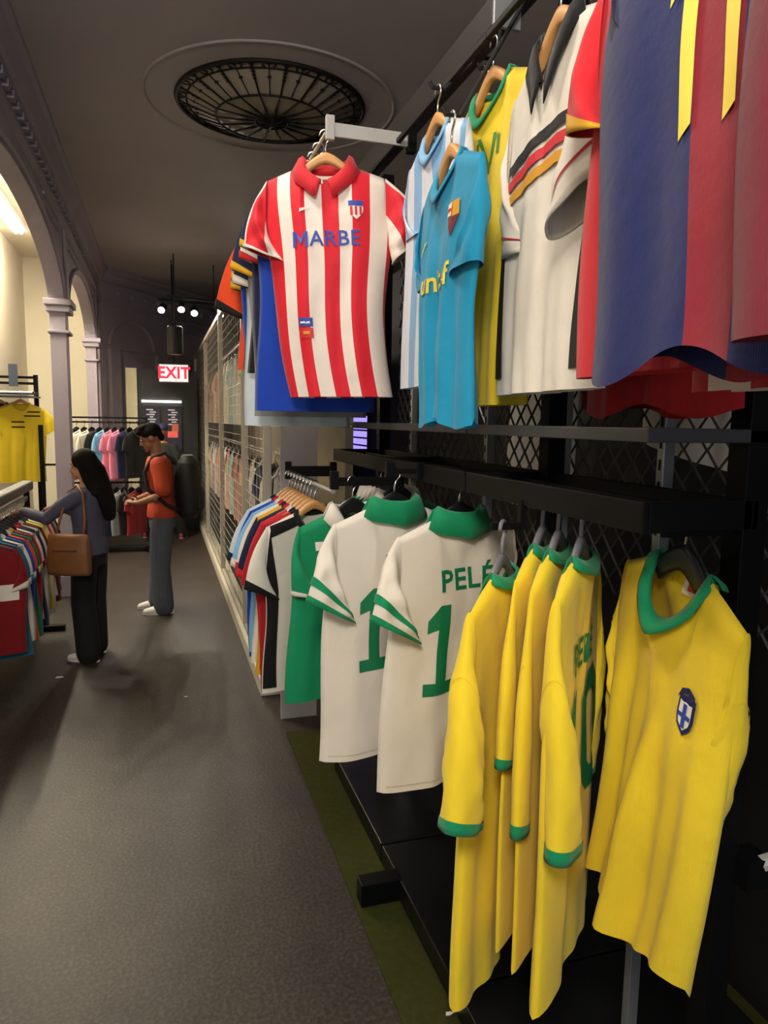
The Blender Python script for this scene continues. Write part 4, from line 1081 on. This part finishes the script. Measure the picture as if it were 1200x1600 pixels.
def person(label, loc, rz, h, arms, feet, mats, head_pitch=0, head_yaw=0, lean=0, short=False, wide=.0, hairfn=None, slim=1.0):
    """standing figure facing local -Y; arms = {side: (elbow, wrist, hand dir, hand up)}; feet = {side: (knee, ankle)}"""
    s = h/1.75
    e = empty('person', loc, rz, label, 'person')
    skin, topm, legm, shoem, hairm = mats
    def T(z, x=0, y=0): return Vector((x*s, (y-lean*max(0, z-.95))*s, z*s))
    X = Vector((1, 0, 0)); Y_ = Vector((0, 1, 0))
    tor = [(.86, .155, .105), (.95, .165, .112), (1.04, .140, .098), (1.14, .142, .100), (1.26, .165, .112), (1.36, .175, .105), (1.43, .150, .085), (1.48, .07, .06)]
    hipz, shz = .93, 1.42
    HC = T(1.635, 0, -.02)+Vector((0, -.055*math.sin(head_pitch)*s*1.4, 0))
    hr = Matrix.Rotation(head_yaw, 4, 'Z') @ Matrix.Rotation(head_pitch, 4, 'X')
    def HP(x, y, z): return HC+(hr.to_3x3() @ Vector((x, y, z)))*s
    sh = {k: T(shz, k*.178*slim, 0) for k in (-1, 1)}
    hp = {k: T(hipz, k*.088, 0) for k in (-1, 1)}
    bm = bmesh.new()
    prim_loft(bm, [(T(z), X*a*s*slim, Y_*b_*s) for z, a, b_ in tor], 22)
    capsule(bm, [T(1.44), T(1.52, 0, -.005), HP(0, .015, -.05)], [.062*s, .055*s, .055*s])
    ell(bm, HP(0, .010, .02), (.076*s, .096*s, .098*s), hr); ell(bm, HP(0, -.028, -.045), (.056*s, .062*s, .066*s), hr)     # skull and jaw
    ell(bm, HP(0, -.083, -.092), (.022*s, .018*s, .016*s), hr)                                                                # chin
    capsule(bm, [HP(0, -.084, .012), HP(0, -.104, -.026)], [.010*s, .015*s], 8)                                               # nose
    capsule(bm, [HP(-.018, -.086, -.062), HP(.018, -.086, -.062)], [.009*s, .009*s], 8)                                       # lips
    capsule(bm, [HP(-.035, -.080, .034), HP(.035, -.080, .034)], [.012*s, .012*s], 8)                                         # brow
    for k in (-1, 1): ell(bm, HP(k*.077, .008, -.012), (.012*s, .022*s, .032*s), hr)                                          # ears
    J = {}
    for k, (el, wrs, hd, hu) in arms.items():
        el = Vector(el)*s; wrs = Vector(wrs)*s; J[k] = (el, wrs)
        capsule(bm, [sh[k]*.98, sh[k].lerp(el, .4), el, el.lerp(wrs, .35), wrs], [.056*s, .047*s, .040*s, .039*s, .026*s])
        add_hand(bm, wrs, hd, hu, s*.98, .55, side=-k)
    for k, (kn, an) in feet.items():
        kn = Vector(kn)*s; an = Vector(an)*s
        capsule(bm, [hp[k], hp[k].lerp(kn, .45), kn, kn.lerp(an, .35), an], [.092*s, .080*s, .056*s, .054*s, .036*s])
        capsule(bm, [an+Vector((0, .03*s, -.045*s)), an+Vector((0, -.13*s, -.055*s))], [.033*s, .026*s])
    body = blob('body', bm, skin, e, .0075, 2)
    for k in (-1, 1):
        m2 = bmesh.new(); ell(m2, HP(k*.032, -.083, .012), (.0135*s, .008*s, .0085*s), hr)
        me = bpy.data.meshes.new('eye'); m2.to_mesh(me); m2.free(); link('eye', me, plain('#e9e4dc', .3), e)
        m2 = bmesh.new(); ell(m2, HP(k*.032, -.089, .012), (.006*s, .004*s, .006*s), hr)
        me = bpy.data.meshes.new('iris'); m2.to_mesh(me); m2.free(); link('iris', me, plain('#1c120c', .3), e)
    m2 = bmesh.new(); capsule(m2, [HP(-.021, -.0935, -.062), HP(.021, -.0935, -.062)], [.005*s, .005*s], 8)
    me = bpy.data.meshes.new('mouth'); m2.to_mesh(me); m2.free(); link('mouth', me, plain('#9a5a4c', .5), e)
    # top garment
    bm = bmesh.new()
    prim_loft(bm, [(T(z), X*(a+.018)*s*slim, Y_*(b_+.020)*s) for z, a, b_ in [(.90, .172, .12), (.96, .168, .116)]+tor[2:7]+[(1.465, .085, .068)]], 24)
    for k, (el, wrs) in J.items():
        if short: capsule(bm, [sh[k]*.985, sh[k].lerp(el, .45), sh[k].lerp(el, .82)], [.072*s, .070*s, .074*s])
        else: capsule(bm, [sh[k]*.985, sh[k].lerp(el, .5), el, el.lerp(wrs, .5), el.lerp(wrs, .93)], [.068*s, .060*s, .053*s, .048*s, .037*s])
    blob('shirt' if short else 'sweater', bm, topm, e, .010, 3)
    # trousers
    bm = bmesh.new()
    prim_loft(bm, [(T(z), X*a*s*slim, Y_*b_*s) for z, a, b_ in ((.80, .165, .118), (.88, .176, .124), (.95, .172, .120), (1.00, .158, .112))], 24)
    for k, (kn, an) in feet.items():
        kn = Vector(kn)*s; an = Vector(an)*s
        capsule(bm, [hp[k]-Vector((0, 0, .03*s)), hp[k].lerp(kn, .5), kn, kn.lerp(an, .5), an.lerp(kn, .02)-Vector((0, 0, .03*s))], [.102*s, .096*s+wide*.5, .080*s+wide, .078*s+wide*1.2, .078*s+wide*1.3])
    blob('trousers', bm, legm, e, .010, 3)
    # shoes
    for k, (kn, an) in feet.items():
        an = Vector(an)*s; bm = bmesh.new()
        z0 = an.z-.085*s
        prim_loft(bm, [(an+Vector((0, y*s, zc*s-an.z/1+z0+.0)) if False else Vector((an.x, an.y+y*s, z0+zc*s)), X*a*s, Vector((0, 0, 1))*b_*s) for y, zc, a, b_ in
                       ((.085, .040, .020, .030), (.07, .045, .034, .044), (.0, .048, .040, .048), (-.07, .040, .045, .040), (-.13, .032, .044, .032), (-.175, .026, .030, .024), (-.19, .022, .014, .014))], 16)
        so = blob('shoe', bm, shoem, e, .008, 2)
        bm = bmesh.new()
        prim_loft(bm, [(Vector((an.x, an.y-.05*s, z)), X*.046*s, Y_*.142*s) for z in (z0-.004, z0+.014*s)], 20)
        me = bpy.data.meshes.new('sole'); bm.to_mesh(me); bm.free(); link('sole', me, plain('#dad6cc', .6), so)
    if hairfn:
        bm = bmesh.new(); nm = hairfn(bm, HP, T, s, hr)
        blob(nm, bm, hairm, e, .009, 3)
    return e, HP, T, s, sh, J
SKIN = plain('#b98466', .55, 0, .04, key='skin'); SKIN2 = plain('#8d5f45', .55, 0, .04, key='skin_tan')
HAIR = plain('#0d0908', .8, 0, .1, 60, .3, 200, .15, key='dark_hair')
def longhair(bm, HP, T, s, hr):
    ell(bm, HP(0, .026, .038), (.094*s, .105*s, .104*s), hr)
    capsule(bm, [HP(0, .05, .04), HP(.0, .10, -.06), HP(0, .115, -.20), HP(0, .125, -.36), HP(0, .115, -.46)], [(.09*s, .08*s), (.105*s, .065*s), (.120*s, .058*s), (.115*s, .050*s), (.085*s, .035*s)])
    for k in (-1, 1): capsule(bm, [HP(k*.06, .01, .07), HP(k*.088, .02, -.02), HP(k*.098, .04, -.12), HP(k*.10, .07, -.24)], [.035*s, .032*s, .036*s, .03*s])
    return 'hair'
def shorthair(bm, HP, T, s, hr):
    ell(bm, HP(0, .022, .045), (.088*s, .102*s, .090*s), hr); ell(bm, HP(0, -.055, .085), (.070*s, .050*s, .035*s), hr)
    ell(bm, HP(0, .085, -.02), (.060*s, .035*s, .055*s), hr); ell(bm, HP(0, -.02, .11), (.075*s, .07*s, .03*s), hr)
    return 'hair'
def capfn(bm, HP, T, s, hr):
    ell(bm, HP(0, .012, .055), (.090*s, .106*s, .078*s), hr)
    capsule(bm, [HP(-.03, -.10, .045), HP(.03, -.10, .045)], [(.012*s, .055*s)]*2)
    return 'cap'
# woman with the shoulder bag
W_rz = R(-112)
wl = person('person in blue grey sweater and black trousers browsing the jerseys', (-.52, 5.62, 0), W_rz, 1.55,
            {1: ((.27, -.22, 1.22), (.18, -.47, 1.27), (-.25, -1, -.30), (0, 0, 1)), -1: ((-.26, -.14, 1.17), (-.20, -.38, 1.27), (.1, -1, -.25), (-.3, 0, 1))},
            {1: ((.105, -.02, .50), (.115, .02, .085)), -1: ((-.105, -.03, .50), (-.125, -.04, .085))},
            (SKIN, plain('#4a4a5c', .85, 0, .05, 20, .3, 60, key='sweater'), plain('#0d0e10', .85, 0, .05, key='black_trousers'), plain('#dcd8d2', .6, key='white_shoe'), HAIR), head_pitch=R(12), head_yaw=R(8), wide=.016, hairfn=longhair, slim=1.0)
bg = empty('shoulder_bag', wl[0].location, W_rz, 'tan brown leather shoulder bag worn by the person in the sweater', 'bag')
s = wl[3]
BAGM = plain('#7d4f2a', .55, 0, .1, 8, key='tan_leather')
bm = bmesh.new()
prim_loft(bm, [(Vector((.315, .01, z)), Vector((0, 1, 0))*a, Vector((1, 0, 0))*b_) for z, a, b_ in ((.70, .16, .05), (.72, .185, .06), (.86, .175, .058), (.97, .150, .040), (.99, .145, .025))], 24)
for v in bm.verts:
    c = (v.co.y-.01); v.co.y = .01+math.copysign(min(abs(c)*1.0, .15), c)
blob('bag_body', bm, BAGM, bg, .009, 2)
MB().tube([(.30, -.09, .97), (.25, -.07, 1.12), (.185, -.05, 1.27), (.155, .0, 1.318), (.19, .06, 1.26), (.25, .10, 1.10), (.30, .11, .97)], .009, 8).obj('strap', BAGM, bg, smooth=True)
MB().box(.365, .374, -.08, .09, .875, .885).obj('seam', plain('#5e3a1d', .6), bg)
# man with the backpack
M_rz = R(-92)
ml = person('person in orange red shirt and blue jeans looking down at held item', (.0, 6.86, 0), M_rz, 1.74,
            {1: ((.25, .03, 1.13), (.17, -.20, 1.05), (-.35, -1, .1), (.7, 0, .6)), -1: ((-.24, .02, 1.13), (-.10, -.22, 1.06), (.3, -1, .15), (-.7, 0, .6))},
            {1: ((.10, -.03, .50), (.11, .0, .085)), -1: ((-.10, -.02, .50), (-.11, -.06, .085))},
            (SKIN2, plain('#a83a1a', .85, 0, .06, 12, key='orange_shirt'), plain('#4b525d', .85, 0, .09, 14, .3, 90, key='blue_jeans'), plain('#e6e2da', .6, key='white_shoe_2'), HAIR), head_pitch=R(26), lean=.05, short=True, wide=.012, hairfn=shorthair)
s = ml[3]
bp_ = empty('backpack', (.0, 6.86, 0), M_rz, 'large black backpack on the person in the orange shirt', 'backpack')
bm = bmesh.new()
prim_loft(bm, [(Vector((0, .238, z)), Vector((1, 0, 0))*a, Vector((0, 1, 0))*b_) for z, a, b_ in ((.88, .10, .07), (.93, .155, .105), (1.10, .165, .125), (1.28, .160, .118), (1.40, .140, .095), (1.47, .08, .05))], 24)
blob('pack_body', bm, plain('#0b0b0d', .7, 0, .05, key='black_nylon'), bp_, .010, 3)
bm = bmesh.new()
prim_loft(bm, [(Vector((0, .333, z)), Vector((1, 0, 0))*a, Vector((0, 1, 0))*b_) for z, a, b_ in ((.95, .08, .03), (.97, .12, .05), (1.12, .12, .055), (1.18, .09, .03))], 20)
blob('front_pocket', bm, plain('#0e0e11', .7), bp_, .009, 2)
for k in (-1, 1):
    MB().tube([(k*.11, .13, 1.40), (k*.125, .04, 1.495), (k*.13, -.07, 1.45), (k*.135, -.138, 1.32), (k*.155, -.11, 1.16), (k*.165, .05, 1.02), (k*.14, .15, .97)], .018, 8).obj('strap', plain('#0e0e11', .8), bp_, smooth=True)
MB().tube([(-.03, .15, 1.43), (-.02, .15, 1.47), (.02, .15, 1.47), (.03, .15, 1.43)], .008, 6).obj('handle', plain('#0e0e11', .8), bp_)
ph_ = MB().box(-.036, .036, -.006, .006, -.075, .075).obj('phone', plain('#1a1a1e', .3), None, None, bevel=.006)
ph_.location = (-.30, 6.83, 1.08); ph_.rotation_euler = (R(20), R(25), R(-92)); tag(ph_, 'dark phone held by the person in the orange shirt', 'phone')
# third figure behind
tl_ = person('person in dark clothes and purple cap standing behind the backpack wearer', (.02, 11.2, 0), R(160), 1.72,
             {1: ((.25, .02, 1.13), (.24, -.10, .90), (0, -.2, -1), (1, 0, 0)), -1: ((-.25, .02, 1.13), (-.24, -.10, .90), (0, -.2, -1), (-1, 0, 0))},
             {1: ((.20, -.03, .50), (.28, .0, .085)), -1: ((-.20, -.02, .50), (-.28, -.02, .085))},
             (SKIN2, plain('#17171d', .8, key='dark_jacket'), plain('#131318', .8, key='dark_trousers'), plain('#b0304a', .6, key='red_shoe'), plain('#2b2452', .7, key='purple_cap')), hairfn=capfn, short=True)
# litter on the floor
for x, y_, lb in ((-.71, 5.21, 'small white paper scrap on the dark floor behind the browsing person'),):
    l_ = MB().prism([(-.025, -.008), (.0, -.014), (.028, -.004), (.016, .010), (-.014, .011)], 2, .001, .004).obj('paper_scrap', plain('#e2e0da', .8)); l_.location = (x, y_, 0); tag(l_, lb, 'paper')
l_ = MB().prism([(-.012, -.004), (.0, -.007), (.014, -.002), (.008, .005), (-.007, .006)], 2, .011, .014).obj('paper_scrap', plain('#e2e0da', .8)); l_.location = (.80, 1.80, 0); tag(l_, 'tiny white paper scrap on the green turf', 'paper')
l_ = MB().prism([(-.012, -.004), (.0, -.007), (.014, -.002), (.008, .005), (-.007, .006)], 2, .001, .004).obj('paper_scrap', plain('#b8b4aa', .8)); l_.location = (.12, 4.62, 0); tag(l_, 'tiny pale scrap in the middle of the aisle floor', 'paper')
